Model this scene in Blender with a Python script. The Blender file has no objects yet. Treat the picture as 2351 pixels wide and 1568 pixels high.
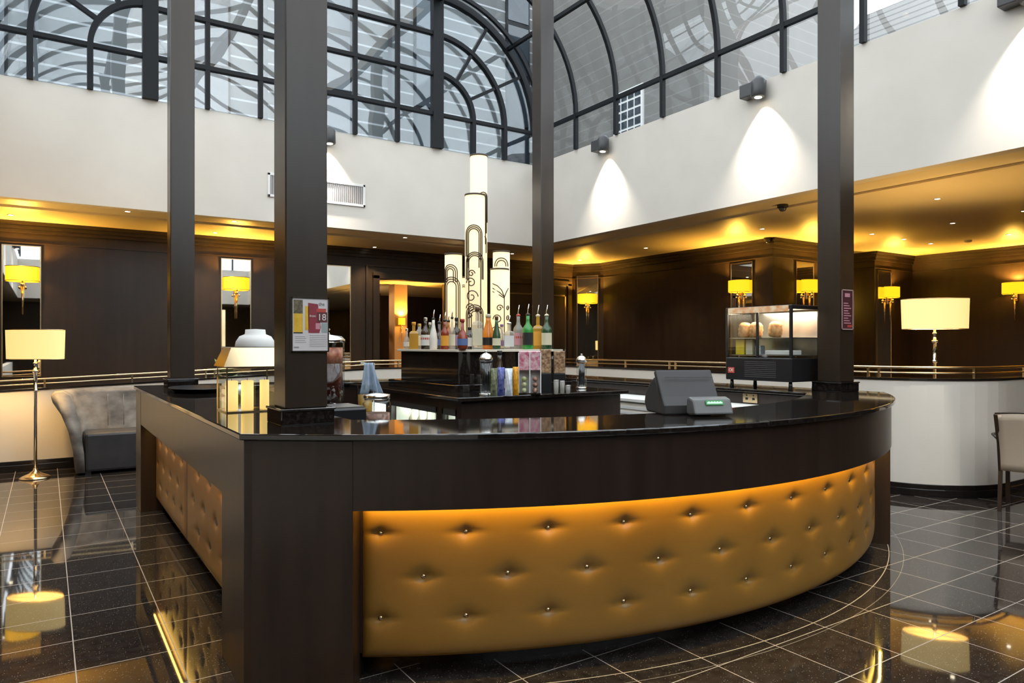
import bpy, math, random
from math import sin, cos, pi, radians, sqrt, exp, atan2
from mathutils import Vector, Matrix
random.seed(7)
S = bpy.context.scene
COL = S.collection
PW, PH, F = 2351.0, 1568.0, 1632.0
TH = radians(33.24); CZ = 1.47; HV = 794.0
# ---------------------------------------------------------------- camera, sky, exposure
cd = bpy.data.cameras.new('camera'); cam = bpy.data.objects.new('camera', cd); COL.objects.link(cam)
cam.location = (0, 0, CZ); cam.rotation_euler = (pi/2, 0, -TH)
cd.sensor_width = 36; cd.lens = 36*F/PW; cd.shift_y = 10/PW; cd.clip_end = 200
S.camera = cam
S.view_settings.view_transform = 'Standard'; S.view_settings.look = 'None'
S.view_settings.gamma = 1; S.view_settings.exposure = 1.0; S.view_settings.use_curve_mapping = False
SKY = 2.35
W = bpy.data.worlds.new('overcast_sky'); S.world = W; W.use_nodes = True
wn = W.node_tree; bg = wn.nodes['Background']
wt = wn.nodes.new('ShaderNodeTexCoord'); wz = wn.nodes.new('ShaderNodeTexNoise'); wz.inputs['Scale'].default_value = 3.0; wz.inputs['Detail'].default_value = 6
wr = wn.nodes.new('ShaderNodeValToRGB'); wr.color_ramp.elements[0].position = .35; wr.color_ramp.elements[0].color = (.46, .52, .58, 1)
wr.color_ramp.elements[1].position = .65; wr.color_ramp.elements[1].color = (.86, .90, .95, 1)
wn.links.new(wt.outputs['Generated'], wz.inputs['Vector']); wn.links.new(wz.outputs['Fac'], wr.inputs['Fac']); wn.links.new(wr.outputs['Color'], bg.inputs['Color'])
bg.inputs['Strength'].default_value = SKY
S.cycles.max_bounces = 8; S.cycles.diffuse_bounces = 4; S.cycles.glossy_bounces = 5
S.cycles.transmission_bounces = 6; S.cycles.transparent_max_bounces = 24
S.cycles.sample_clamp_indirect = 4.0; S.cycles.caustics_reflective = False; S.cycles.caustics_refractive = False

# ---------------------------------------------------------------- helpers
def tline(u):                      # world direction (x, y, per unit depth) of a photo column
    r = (u-PW/2)/F
    return r*cos(TH)+sin(TH), -r*sin(TH)+cos(TH)
def on_z(u, v, z):                 # point of plane z=... seen at a photo pixel
    Z = (CZ-z)*F/(v-HV); a, b = tline(u); return Vector((a*Z, b*Z, z))
def on_y(u, v, y):
    a, b = tline(u); Z = y/b; return Vector((a*Z, y, CZ-(v-HV)*Z/F))
def on_x(u, v, x):
    a, b = tline(u); Z = x/a; return Vector((x, b*Z, CZ-(v-HV)*Z/F))

class MB:
    def __init__(s): s.v = []; s.f = []; s.sm = []
    def add(s, vs, fs, smooth=False, M=None):
        o = len(s.v)
        s.v += [tuple(M @ Vector(p)) if M else tuple(p) for p in vs]
        s.f += [tuple(i+o for i in f) for f in fs]; s.sm += [smooth]*len(fs); return s
    def box(s, x0, x1, y0, y1, z0, z1, M=None):
        return s.add([(x0,y0,z0),(x1,y0,z0),(x1,y1,z0),(x0,y1,z0),(x0,y0,z1),(x1,y0,z1),(x1,y1,z1),(x0,y1,z1)],
            [(0,3,2,1),(4,5,6,7),(0,1,5,4),(1,2,6,5),(2,3,7,6),(3,0,4,7)], False, M)
    def prism(s, pts, z0, z1, M=None, smooth=False):
        n = len(pts)
        return s.add([(p[0],p[1],z0) for p in pts]+[(p[0],p[1],z1) for p in pts],
            [tuple(range(n-1,-1,-1)), tuple(range(n,2*n))]+[(i,(i+1)%n,n+(i+1)%n,n+i) for i in range(n)], smooth, M)
    def lathe(s, prof, c=(0,0,0), n=20, sx=1, sy=1, M=None, cap=True, smooth=True):
        vs = []; m = len(prof)
        for r, z in prof:
            for i in range(n):
                a = 2*pi*i/n; vs.append((c[0]+r*cos(a)*sx, c[1]+r*sin(a)*sy, c[2]+z))
        fs = [(j*n+i, j*n+(i+1)%n, (j+1)*n+(i+1)%n, (j+1)*n+i) for j in range(m-1) for i in range(n)]
        s.add(vs, fs, smooth, M)
        if cap:
            o = len(s.v)-len(vs)
            s.f.append(tuple(o+i for i in range(n-1,-1,-1))); s.sm.append(False)
            s.f.append(tuple(o+(m-1)*n+i for i in range(n))); s.sm.append(False)
        return s
    def tube(s, pts, r, n=8, closed=False, M=None, sq=None):
        """sweep a circle (or a rectangle sq=(w,h)) along a path"""
        P = [Vector(p) for p in pts]; N = len(P); vs = []
        if sq:
            w, h = sq; prof = [(-w/2,-h/2),(w/2,-h/2),(w/2,h/2),(-w/2,h/2)]; n = 4
        else: prof = [(cos(2*pi*i/n), sin(2*pi*i/n)) for i in range(n)]
        up = None
        for k in range(N):
            a = P[k-1] if (k > 0 or closed) else P[k]; b = P[(k+1) % N] if (k < N-1 or closed) else P[k]
            t = (b-a).normalized()
            if up is None:
                up = Vector((0,0,1)) if abs(t.z) < .9 else Vector((0,1,0))
                if sq and abs(t.y) < .2: up = Vector((0,1,0))
            side = t.cross(up)
            if side.length < 1e-5: side = t.cross(Vector((1,0,0)))
            side.normalize(); u2 = side.cross(t).normalized(); up = u2
            rr = r[k] if isinstance(r, (list, tuple)) else r
            for p in prof:
                q = P[k]+side*p[0]*(1 if sq else rr)+u2*p[1]*(1 if sq else rr); vs.append(tuple(q))
        fs = [(j*n+i, j*n+(i+1)%n, ((j+1)%N)*n+(i+1)%n, ((j+1)%N)*n+i) for j in range(N if closed else N-1) for i in range(n)]
        s.add(vs, fs, not sq, M)
        if not closed:
            o = len(s.v)-len(vs)
            s.f.append(tuple(o+i for i in range(n-1,-1,-1))); s.sm.append(False)
            s.f.append(tuple(o+(N-1)*n+i for i in range(n))); s.sm.append(False)
        return s
    def ball(s, c, r, n=10, M=None, sz=1):
        prof = [(max(r*sin(pi*k/(n//2+1)),1e-4), -r*cos(pi*k/(n//2+1))*sz) for k in range(n//2+2)]
        return s.lathe(prof, c, n, M=M, cap=False)
    def build(s, name, mat, parent=None, bevel=0, subd=0, mats=None, midx=None):
        me = bpy.data.meshes.new(name); me.from_pydata(s.v, [], s.f); me.update()
        me.polygons.foreach_set('use_smooth', s.sm)
        for m in ([mat]+(mats or [])): me.materials.append(m)
        o = bpy.data.objects.new(name, me); COL.objects.link(o)
        if parent: o.parent = parent
        if bevel:
            b = o.modifiers.new('bevel', 'BEVEL'); b.width = bevel; b.segments = 2; b.limit_method = 'ANGLE'; b.angle_limit = radians(40)
        if subd:
            b = o.modifiers.new('subd', 'SUBSURF'); b.levels = subd; b.render_levels = subd
        return o
def tag(o, label=None, cat=None, group=None, kind=None):
    if label: o['label'] = label
    if cat: o['category'] = cat
    if group: o['group'] = group
    if kind: o['kind'] = kind
    return o
def empty(name, label, cat, loc=(0,0,0), rz=0, group=None):
    o = bpy.data.objects.new(name, None); COL.objects.link(o); o.location = loc; o.rotation_euler = (0,0,rz)
    o.empty_display_size = .1
    return tag(o, label, cat, group)
def children_of(o): return [c for c in list(COL.objects) if c.parent == o]
def copy_tree(o, parent=None):
    c = o.copy(); COL.objects.link(c)
    if parent: c.parent = parent
    for ch in children_of(o): copy_tree(ch, c)
    return c
def again(proto, loc, rz=0, label=None, group=None):
    c = copy_tree(proto); c.location = loc; c.rotation_euler = (0,0,rz)
    if label: c['label'] = label
    if group: c['group'] = group
    return c
def struct(o): o['kind'] = 'structure'; return o
def lamp(kind, loc, power, color, size=.05, rot=None, parent=None, spot=None, blend=.5, sy=None, name='light'):
    l = bpy.data.lights.new(name, kind); l.energy = power; l.color = color
    if kind == 'AREA':
        l.size = size
        if sy: l.shape = 'RECTANGLE'; l.size_y = sy
    else: l.shadow_soft_size = size
    if kind == 'SPOT': l.spot_size = spot; l.spot_blend = blend
    o = bpy.data.objects.new(name, l); COL.objects.link(o); o.location = loc
    if rot: o.rotation_euler = rot
    if parent: o.parent = parent
    return o
def text_mesh(body, size, name, mat, parent, M, thick=.0006, align='CENTER', sx=1):
    c = bpy.data.curves.new(name, 'FONT'); c.body = body; c.size = size; c.align_x = align; c.align_y = 'CENTER'; c.extrude = thick
    t = bpy.data.objects.new('tmp', c); me = bpy.data.meshes.new_from_object(t)
    bpy.data.objects.remove(t); me.transform(M @ Matrix.Diagonal((sx,1,1,1))); me.materials.clear(); me.materials.append(mat)
    me.name = name
    o = bpy.data.objects.new(name, me); COL.objects.link(o)
    if parent: o.parent = parent
    return o

# ---------------------------------------------------------------- materials
def nt(m): return m.node_tree.nodes, m.node_tree.links
def mat(name, col, rough=.5, metal=0, emis=None, es=0, spec=.5, coat=0):
    m = bpy.data.materials.new(name); m.use_nodes = True; b = m.node_tree.nodes['Principled BSDF']
    b.inputs['Base Color'].default_value = (*col, 1); b.inputs['Roughness'].default_value = rough
    b.inputs['Metallic'].default_value = metal; b.inputs['Specular IOR Level'].default_value = spec
    if coat: b.inputs['Coat Weight'].default_value = coat; b.inputs['Coat Roughness'].default_value = .22
    if emis: b.inputs['Emission Color'].default_value = (*emis, 1); b.inputs['Emission Strength'].default_value = es
    return m
def noise_mat(name, c1, c2, scale=(1,1,1), rough=.4, detail=4, bump=0, lo=.3, hi=.7, metal=0, nscale=1, spec=.5, coat=0, emis=None, es=0):
    m = mat(name, c1, rough, metal, spec=spec, coat=coat, emis=emis, es=es); N, L = nt(m); b = N['Principled BSDF']
    tc = N.new('ShaderNodeTexCoord'); mp = N.new('ShaderNodeMapping'); mp.inputs['Scale'].default_value = scale
    nz = N.new('ShaderNodeTexNoise'); nz.inputs['Scale'].default_value = nscale; nz.inputs['Detail'].default_value = detail
    r = N.new('ShaderNodeValToRGB'); r.color_ramp.elements[0].position = lo; r.color_ramp.elements[1].position = hi
    r.color_ramp.elements[0].color = (*c1, 1); r.color_ramp.elements[1].color = (*c2, 1)
    L.new(tc.outputs['Object'], mp.inputs['Vector']); L.new(mp.outputs['Vector'], nz.inputs['Vector'])
    L.new(nz.outputs['Fac'], r.inputs['Fac']); L.new(r.outputs['Color'], b.inputs['Base Color'])
    if bump:
        bp = N.new('ShaderNodeBump'); bp.inputs['Strength'].default_value = bump; bp.inputs['Distance'].default_value = .01
        L.new(nz.outputs['Fac'], bp.inputs['Height']); L.new(bp.outputs['Normal'], b.inputs['Normal'])
    return m
def pane_mat(name, tint=(1,1,1), refl=.06, rough=0.0, wavy=0):
    m = bpy.data.materials.new(name); m.use_nodes = True; N, L = nt(m); N.remove(N['Principled BSDF'])
    out = N['Material Output']; t = N.new('ShaderNodeBsdfTransparent'); t.inputs['Color'].default_value = (*tint, 1)
    g = N.new('ShaderNodeBsdfGlossy'); g.inputs['Roughness'].default_value = rough
    if wavy:
        tc = N.new('ShaderNodeTexCoord'); nz = N.new('ShaderNodeTexNoise'); nz.inputs['Scale'].default_value = .9; nz.inputs['Detail'].default_value = 1
        bp = N.new('ShaderNodeBump'); bp.inputs['Strength'].default_value = wavy; bp.inputs['Distance'].default_value = .12
        L.new(tc.outputs['Object'], nz.inputs['Vector']); L.new(nz.outputs['Fac'], bp.inputs['Height']); L.new(bp.outputs['Normal'], g.inputs['Normal'])
    # Schlick reflectance, the same from both sides of the pane
    ge = N.new('ShaderNodeNewGeometry'); dp = N.new('ShaderNodeVectorMath'); dp.operation = 'DOT_PRODUCT'
    L.new(ge.outputs['Normal'], dp.inputs[0]); L.new(ge.outputs['Incoming'], dp.inputs[1])
    def mth(op, a, b=0.0):
        n = N.new('ShaderNodeMath'); n.operation = op; n.use_clamp = True
        for i, x in enumerate((a, b)):
            if isinstance(x, (int, float)): n.inputs[i].default_value = x
            else: L.new(x, n.inputs[i])
        return n.outputs[0]
    f_ = mth('POWER', mth('SUBTRACT', 1.0, mth('ABSOLUTE', dp.outputs['Value'])), 5.0)
    ad = mth('ADD', mth('MULTIPLY', f_, .9), .04+refl)
    mx = N.new('ShaderNodeMixShader'); L.new(ad, mx.inputs[0])
    L.new(t.outputs[0], mx.inputs[1]); L.new(g.outputs[0], mx.inputs[2]); L.new(mx.outputs[0], out.inputs['Surface'])
    return m
M = {}
M['wood'] = noise_mat('dark_stained_wood', (.014,.0065,.0038), (.026,.013,.0075), (14,14,1.1), .36, 6, .03, coat=.3)
M['panel_wood'] = noise_mat('dark_wall_panelling', (.015,.009,.006), (.026,.016,.010), (9,9,.8), .34, 6, .03)
M['plaster'] = noise_mat('white_plaster', (.64,.59,.52), (.68,.63,.56), (2,2,2), .75, 3)
M['partition'] = noise_mat('cream_painted_wall', (.73,.67,.58), (.77,.71,.62), (2,2,2), .55, 3)
M['ceil'] = noise_mat('ceiling_paint', (.75,.63,.42), (.79,.67,.46), (1,1,1), .38, 3)
M['column'] = noise_mat('bronze_painted_column', (.024,.016,.010), (.031,.021,.014), (6,6,.6), .26, 4)
M['frame'] = mat('dark_grey_window_frame', (.006,.007,.009), .5, spec=.22)
M['glass'] = pane_mat('window_glass', (.92,.96,.97), .05, wavy=.10)
M['clear'] = pane_mat('clear_glass', (.93,.95,.94), .03)
M['counter'] = noise_mat('black_granite_counter', (.008,.006,.005), (.03,.024,.02), (60,60,60), .055, 3, lo=.45, hi=.75, spec=.9)
M['brass'] = mat('polished_brass', (.78,.60,.36), .22, 1)
M['chrome'] = mat('chrome', (.82,.80,.76), .12, 1)
M['steel'] = mat('brushed_steel', (.55,.54,.52), .3, 1)
M['mirror'] = mat('mirror_glass', (.86,.86,.84), .015, 1)
M['black'] = mat('black_plastic', (.012,.012,.013), .3)
M['darkgrey'] = mat('dark_grey_plastic', (.05,.05,.052), .35)
M['white'] = mat('white_paint', (.75,.74,.71), .5)
M['button'] = mat('metal_button', (.55,.42,.25), .22, 1)
M['shade'] = mat('cream_lamp_shade', (.55,.45,.26), .7, emis=(1,.70,.24), es=.50)
M['amber'] = mat('amber_sconce_shade', (.8,.5,.06), .6, emis=(1,.54,.01), es=.72)
M['bulb'] = mat('glowing_lens', (1,.9,.7), .4, emis=(1,.86,.62), es=8)
M['tower'] = mat('glowing_fabric_cylinder', (.45,.42,.33), .6, emis=(1,.78,.42), es=.45)
M['skirting'] = mat('black_skirting', (.012,.009,.008), .18)
M['velvet'] = noise_mat('grey_brown_velvet', (.10,.085,.075), (.36,.32,.27), (5,5,7), .75, 5, .15, lo=.3, hi=.72)
M['seatlea'] = noise_mat('charcoal_leather', (.035,.034,.036), (.05,.048,.05), (6,6,6), .42, 4)
M['cream'] = mat('cream_upholstery', (.46,.36,.26), .6)
M['paper'] = mat('poster_paper', (.62,.58,.58), .45)
M['carpet'] = noise_mat('brown_carpet', (.04,.025,.015), (.09,.06,.035), (30,30,30), .95, 3)
def leather():
    m = noise_mat('tan_leather', (.25,.125,.022), (.29,.15,.03), (3,3,3), .33, 5)
    N, L = nt(m); b = N['Principled BSDF']; v = N.new('ShaderNodeTexVoronoi'); v.inputs['Scale'].default_value = 220
    tc = N.new('ShaderNodeTexCoord'); bp = N.new('ShaderNodeBump'); bp.inputs['Strength'].default_value = .05; bp.inputs['Distance'].default_value = .002
    L.new(tc.outputs['Object'], v.inputs['Vector']); L.new(v.outputs['Distance'], bp.inputs['Height']); L.new(bp.outputs['Normal'], b.inputs['Normal'])
    return m
M['leather'] = leather()

BCX, BCY, BR = 3.15, 6.07, 3.84      # centre and radius of the curved counter front
def floor_mat():
    m = mat('polished_speckled_granite_tile', (.02,.018,.016), .035, spec=.62); N, L = nt(m); b = N['Principled BSDF']
    tc = N.new('ShaderNodeTexCoord'); sp = N.new('ShaderNodeSeparateXYZ'); L.new(tc.outputs['Object'], sp.inputs[0])
    def mt(op, a, bb=None, c=None):
        n = N.new('ShaderNodeMath'); n.operation = op
        for i, x in enumerate((a, bb, c)):
            if x is None: continue
            if isinstance(x, (int, float)): n.inputs[i].default_value = x
            else: L.new(x, n.inputs[i])
        return n.outputs[0]
    def line(co, off, step, w):
        d = mt('SUBTRACT', co, off); d = mt('DIVIDE', d, step); d = mt('FRACT', d); d = mt('SUBTRACT', d, .5); d = mt('ABSOLUTE', d)
        return mt('GREATER_THAN', d, .5-w/step/2)
    lx = line(sp.outputs[0], .112, .4115, .0048); ly = line(sp.outputs[1], 3.77, .39, .0048)
    dx = mt('SUBTRACT', sp.outputs[0], BCX); dy = mt('SUBTRACT', sp.outputs[1], BCY)
    rr = mt('SQRT', mt('ADD', mt('MULTIPLY', dx, dx), mt('MULTIPLY', dy, dy)))
    front = mt('LESS_THAN', sp.outputs[1], 3.1)
    a1 = mt('LESS_THAN', mt('ABSOLUTE', mt('SUBTRACT', rr, 3.80)), .0028); a2 = mt('LESS_THAN', mt('ABSOLUTE', mt('SUBTRACT', rr, 3.89)), .0022)
    arc = mt('MULTIPLY', mt('MAXIMUM', a1, mt('MULTIPLY', a2, .5)), front)
    g = mt('MAXIMUM', mt('MAXIMUM', lx, ly), arc)
    vo = N.new('ShaderNodeTexVoronoi'); vo.inputs['Scale'].default_value = 110; vo.inputs['Randomness'].default_value = 1
    L.new(tc.outputs['Object'], vo.inputs['Vector'])
    nz = N.new('ShaderNodeTexNoise'); nz.inputs['Scale'].default_value = 130; nz.inputs['Detail'].default_value = 2; L.new(tc.outputs['Object'], nz.inputs['Vector'])
    spk = mt('MULTIPLY', mt('LESS_THAN', vo.outputs['Distance'], .20), mt('GREATER_THAN', nz.outputs['Fac'], .55))
    n2 = N.new('ShaderNodeTexNoise'); n2.inputs['Scale'].default_value = 22; n2.inputs['Detail'].default_value = 6; L.new(tc.outputs['Object'], n2.inputs['Vector'])
    r = N.new('ShaderNodeValToRGB'); r.color_ramp.elements[0].color = (.016,.012,.011,1); r.color_ramp.elements[1].color = (.036,.030,.025,1)
    r.color_ramp.elements[0].position = .35; r.color_ramp.elements[1].position = .7; L.new(n2.outputs['Fac'], r.inputs['Fac'])
    m1 = N.new('ShaderNodeMix'); m1.data_type = 'RGBA'; L.new(spk, m1.inputs[0]); L.new(r.outputs['Color'], m1.inputs[6]); m1.inputs[7].default_value = (.30,.27,.22,1)
    m2 = N.new('ShaderNodeMix'); m2.data_type = 'RGBA'; L.new(g, m2.inputs[0]); L.new(m1.outputs[2], m2.inputs[6]); m2.inputs[7].default_value = (.42,.37,.32,1)
    L.new(m2.outputs[2], b.inputs['Base Color'])
    L.new(mt('ADD', mt('MULTIPLY', g, .4), .035), b.inputs['Roughness'])
    return m
M['floor'] = floor_mat()
def stripes(name, c1, c2, step, w, axis=2, rough=.7, off=0):
    m = mat(name, c1, rough); N, L = nt(m); b = N['Principled BSDF']
    tc = N.new('ShaderNodeTexCoord'); sp = N.new('ShaderNodeSeparateXYZ'); L.new(tc.outputs['Object'], sp.inputs[0])
    d = N.new('ShaderNodeMath'); d.operation = 'DIVIDE'; L.new(sp.outputs[axis], d.inputs[0]); d.inputs[1].default_value = step
    fr = N.new('ShaderNodeMath'); fr.operation = 'FRACT'; L.new(d.outputs[0], fr.inputs[0])
    lt = N.new('ShaderNodeMath'); lt.operation = 'LESS_THAN'; L.new(fr.outputs[0], lt.inputs[0]); lt.inputs[1].default_value = w/step
    nz = N.new('ShaderNodeTexNoise'); nz.inputs['Scale'].default_value = 1.2; nz.inputs['Detail'].default_value = 5; L.new(tc.outputs['Object'], nz.inputs['Vector'])
    mm = N.new('ShaderNodeMix'); mm.data_type = 'RGBA'; L.new(nz.outputs['Fac'], mm.inputs[0]); mm.inputs[6].default_value = (*[x*.8 for x in c1],1); mm.inputs[7].default_value = (*[min(1,x*1.2) for x in c1],1)
    mx = N.new('ShaderNodeMix'); mx.data_type = 'RGBA'; L.new(lt.outputs[0], mx.inputs[0]); L.new(mm.outputs[2], mx.inputs[6]); mx.inputs[7].default_value = (*c2,1)
    L.new(mx.outputs[2], b.inputs['Base Color']); return m
M['siding'] = stripes('grey_siding', (.095,.10,.10), (.32,.33,.34), .36, .05)
M['slate'] = stripes('slate_roof', (.15,.14,.125), (.04,.038,.035), .24, .06)
M['brick'] = stripes('grey_brick_facade', (.15,.14,.125), (.19,.18,.165), .3, .03)
M['deck'] = mat('flat_roof_felt', (.07,.075,.08), .85)
M['winglass'] = mat('dark_window_glass', (.03,.04,.05), .06, spec=.9)

# ================================================================= setting
court_fill = lamp('AREA', (3.15, 1.6, 6.9), 60, (1,.84,.66), 3.9, sy=16.5, name='roof_daylight')  # added warm fill lamp below the ridge, on top of the sky light
X0, X1, Y0, Y1 = -.85, 7.1, -7.0, 10.13       # the glazed court
CH, FT = 3.2, 4.61                             # soffit height, fascia top
WX0, WX1, WY0, WY1 = -4.2, 14.1, -9.6, 12.05   # dark walls behind
struct(MB().box(WX0-.3, WX1+.6, WY0-.3, 12.2, -.12, 0).build('floor', M['floor']))
struct(MB().box(X0-.12, X1+.14, Y1, Y1+.14, CH, FT).build('wall_fascia_back', M['plaster']))
struct(MB().box(X1, X1+.14, Y0, Y1, CH, FT).build('wall_fascia_right', M['plaster']))
struct(MB().box(X0-.14, X0, Y0, Y1, CH, FT).build('wall_fascia_left', M['plaster']))
struct(MB().box(X0-.14, X1+.14, Y0-.14, Y0, CH, FT).build('wall_fascia_front', M['plaster']))
c = MB(); c.box(WX0, X0-.14, WY0, WY1+.1, CH, CH+.1); c.box(X1+.14, WX1+.4, WY0, WY1+.1, CH, CH+.1)
c.box(X0-.14, X1+.14, Y1+.14, WY1+.1, CH, CH+.1); c.box(X0-.14, X1+.14, WY0, Y0-.14, CH, CH+.1)
struct(c.build('ceiling', M['ceil']))
# shallow step moulding of the soffit round the court
t = MB(); o_ = .42
t.box(X1+.14+o_, X1+.2+o_, Y0, Y1+o_+.2, CH-.025, CH); t.box(X0-.14, X1+.2+o_, Y1+.14+o_, Y1+.2+o_, CH-.025, CH)
struct(t.build('trim_1', M['ceil']))
# dark panelled walls; the right one steps round an alcove
def offset_path(pts, d):
    """mitred parallel path, d to the right hand side of the way the path runs"""
    out = []; n = len(pts)
    def nrm(a, b): dx, dy = b[0]-a[0], b[1]-a[1]; l = math.hypot(dx, dy); return Vector((dy/l, -dx/l))
    for k in range(n):
        n1 = nrm(pts[max(k-1,0)], pts[max(k,1)]); n2 = nrm(pts[min(k,n-2)], pts[min(k+1,n-1)])
        m_ = (n1+n2).normalized(); f = d/max(m_.dot(n1), .2); out.append((pts[k][0]+m_.x*f, pts[k][1]+m_.y*f))
    return out
def wallseg(pts, name, m=M['panel_wood'], z0=0, z1=CH, th=.12):
    b = MB(); q = offset_path(pts, -th); n = len(pts)
    for k in range(n-1):
        b.add([(*pts[k],z0),(*pts[k+1],z0),(*q[k+1],z0),(*q[k],z0),(*pts[k],z1),(*pts[k+1],z1),(*q[k+1],z1),(*q[k],z1)],
            [(0,3,2,1),(4,5,6,7),(0,1,5,4),(2,3,7,6)]+([(3,0,4,7)] if k == 0 else [])+([(1,2,6,5)] if k == n-2 else []))
    return struct(b.build(name, m))
DX0, DX1, DZ = 4.96, 6.95, 2.74
b = MB(); b.box(WX0, DX0, WY1, WY1+.14, 0, CH); b.box(DX1, 9.45, WY1, WY1+.14, 0, CH); b.box(DX0, DX1, WY1, WY1+.14, DZ, CH)
struct(b.build('wall_back', M['panel_wood']))
wallseg([(9.45,WY1),(9.8,11.45),(9.8,7.28),(11.2,7.28),(11.2,9.4),(12.78,9.4),(12.78,7.3),(14.1,7.3),(14.1,WY0)], 'wall_right', th=.14)
wallseg([(WX0,WY0),(WX0,WY1)], 'wall_left', th=.14)
wallseg([(WX1,WY0),(WX0,WY0)], 'wall_front', th=.14)
def crown(pts, name):
    b = MB()
    for z0, z1, d in ((CH-.05, CH, .12), (CH-.10, CH-.05, .085), (CH-.15, CH-.10, .05), (CH-.30,CH-.285,.02)):
        q = offset_path(pts, d)
        for k in range(len(pts)-1):
            b.add([(*pts[k],z0),(*pts[k+1],z0),(*q[k+1],z0),(*q[k],z0),(*pts[k],z1),(*pts[k+1],z1),(*q[k+1],z1),(*q[k],z1)],
                [(0,1,2,3),(7,6,5,4),(2,1,5,6),(3,2,6,7)])
    return struct(b.build(name, M['panel_wood']))
crown([(WX0,WY1),(9.45,WY1),(9.8,11.45),(9.8,7.28),(11.2,7.28)], 'trim_2')
crown([(12.78,9.4),(12.78,7.3),(14.1,7.3),(14.1,WY0)], 'trim_3')
# door frame, doors and the room beyond the opening
b = MB()
for x in (DX0, DX1): b.box(x-.06, x+.06, WY1-.05, WY1+.16, 0, DZ)
b.box(DX0-.06, DX1+.06, WY1-.05, WY1+.16, DZ-.06, DZ+.06)
for x in (DX0-.17, DX1+.17): b.box(x-.02, x+.02, WY1-.03, WY1, 0, DZ+.17)
b.box(DX0-.19, DX1+.19, WY1-.03, WY1, DZ+.15, DZ+.19)
struct(b.build('trim_4', M['panel_wood'], bevel=.004))
d = struct(MB().box(7.6, 9.3, WY1-.03, WY1, .0, DZ).build('door_1', M['panel_wood']))
b = MB()
for x in (7.57, 9.33): b.box(x-.05, x+.05, WY1-.07, WY1, 0, DZ+.05)
b.box(7.52, 9.38, WY1-.07, WY1, DZ, DZ+.1); b.build('door_frame', M['column'], d, bevel=.004)
b = MB()
for x in (7.66, 8.49):
    for z0, z1 in ((.15,1.0),(1.15,2.55)):
        b.box(x, x+.75, WY1-.045, WY1-.03, z0, z0+.03); b.box(x, x+.75, WY1-.045, WY1-.03, z1-.03, z1)
        b.box(x, x+.03, WY1-.045, WY1-.03, z0, z1); b.box(x+.72, x+.75, WY1-.045, WY1-.03, z0, z1)
b.build('door_moulding', M['brass'], d)
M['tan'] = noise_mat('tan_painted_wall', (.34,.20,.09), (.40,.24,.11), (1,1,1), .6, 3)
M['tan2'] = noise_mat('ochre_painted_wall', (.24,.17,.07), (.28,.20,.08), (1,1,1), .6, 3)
b = MB(); b.box(3.0, 11, 17.6, 17.7, 0, CH); b.box(2.9, 3.0, WY1+.14, 17.7, 0, CH); b.box(11, 11.1, WY1+.14, 17.7, 0, CH)
struct(b.build('wall_next_room', M['panel_wood']))
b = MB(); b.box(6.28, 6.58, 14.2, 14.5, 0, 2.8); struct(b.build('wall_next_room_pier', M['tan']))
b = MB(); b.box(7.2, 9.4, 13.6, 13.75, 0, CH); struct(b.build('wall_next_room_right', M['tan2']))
struct(MB().box(2.9, 11.1, WY1+.14, 17.7, 2.8, 2.9).build('ceiling_next_room', M['ceil']))
struct(MB().box(2.9, 11.1, WY1+.14, 17.7, -.1, .33).build('floor_next_room', M['carpet']))
lamp('POINT', (5.2,15.6,2.3), 60, (1,.62,.28), .2); lamp('POINT', (7.4,12.9,2.3), 40, (1,.62,.28), .1)

sh = empty('back_shelf', 'small lit shelf of bottles in the room beyond the doorway', 'shelf', (5.85, 14.9, .33))
MB().box(-.35,.35,-.12,.12,.0,1.25).build('cabinet', M['panel_wood'], sh)
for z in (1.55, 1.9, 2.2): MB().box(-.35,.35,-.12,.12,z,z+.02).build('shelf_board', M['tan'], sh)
for x in (-.35,.33): MB().box(x,x+.02,-.12,.12,1.25,2.3).build('side_panel', M['panel_wood'], sh)
# raised floor behind the partitions
RF = .33
b = MB(); b.prism([(7.16,3.95),(7.25,3.65),(7.42,3.45),(7.7,3.34),(14.1,3.34),(14.1,7.3),(12.78,7.3),(12.78,9.4),(11.2,9.4),(11.2,7.28),(9.8,7.28),(9.8,11.45),(9.45,WY1),(4.2,WY1),(4.2,10.3),(7.16,10.3)], 0, RF)
struct(b.build('floor_raised', M['carpet']))
b = MB(); b.add([(WX0,10.3,0),(4.2,10.3,0),(4.2,WY1,0),(WX0,WY1,0),(WX0,10.3,.02),(4.2,10.3,RF),(4.2,WY1,RF),(WX0,WY1,.02)],
    [(0,3,2,1),(4,5,6,7),(0,1,5,4),(1,2,6,5),(2,3,7,6),(3,0,4,7)])
struct(b.build('floor_ramp', M['carpet']))

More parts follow.
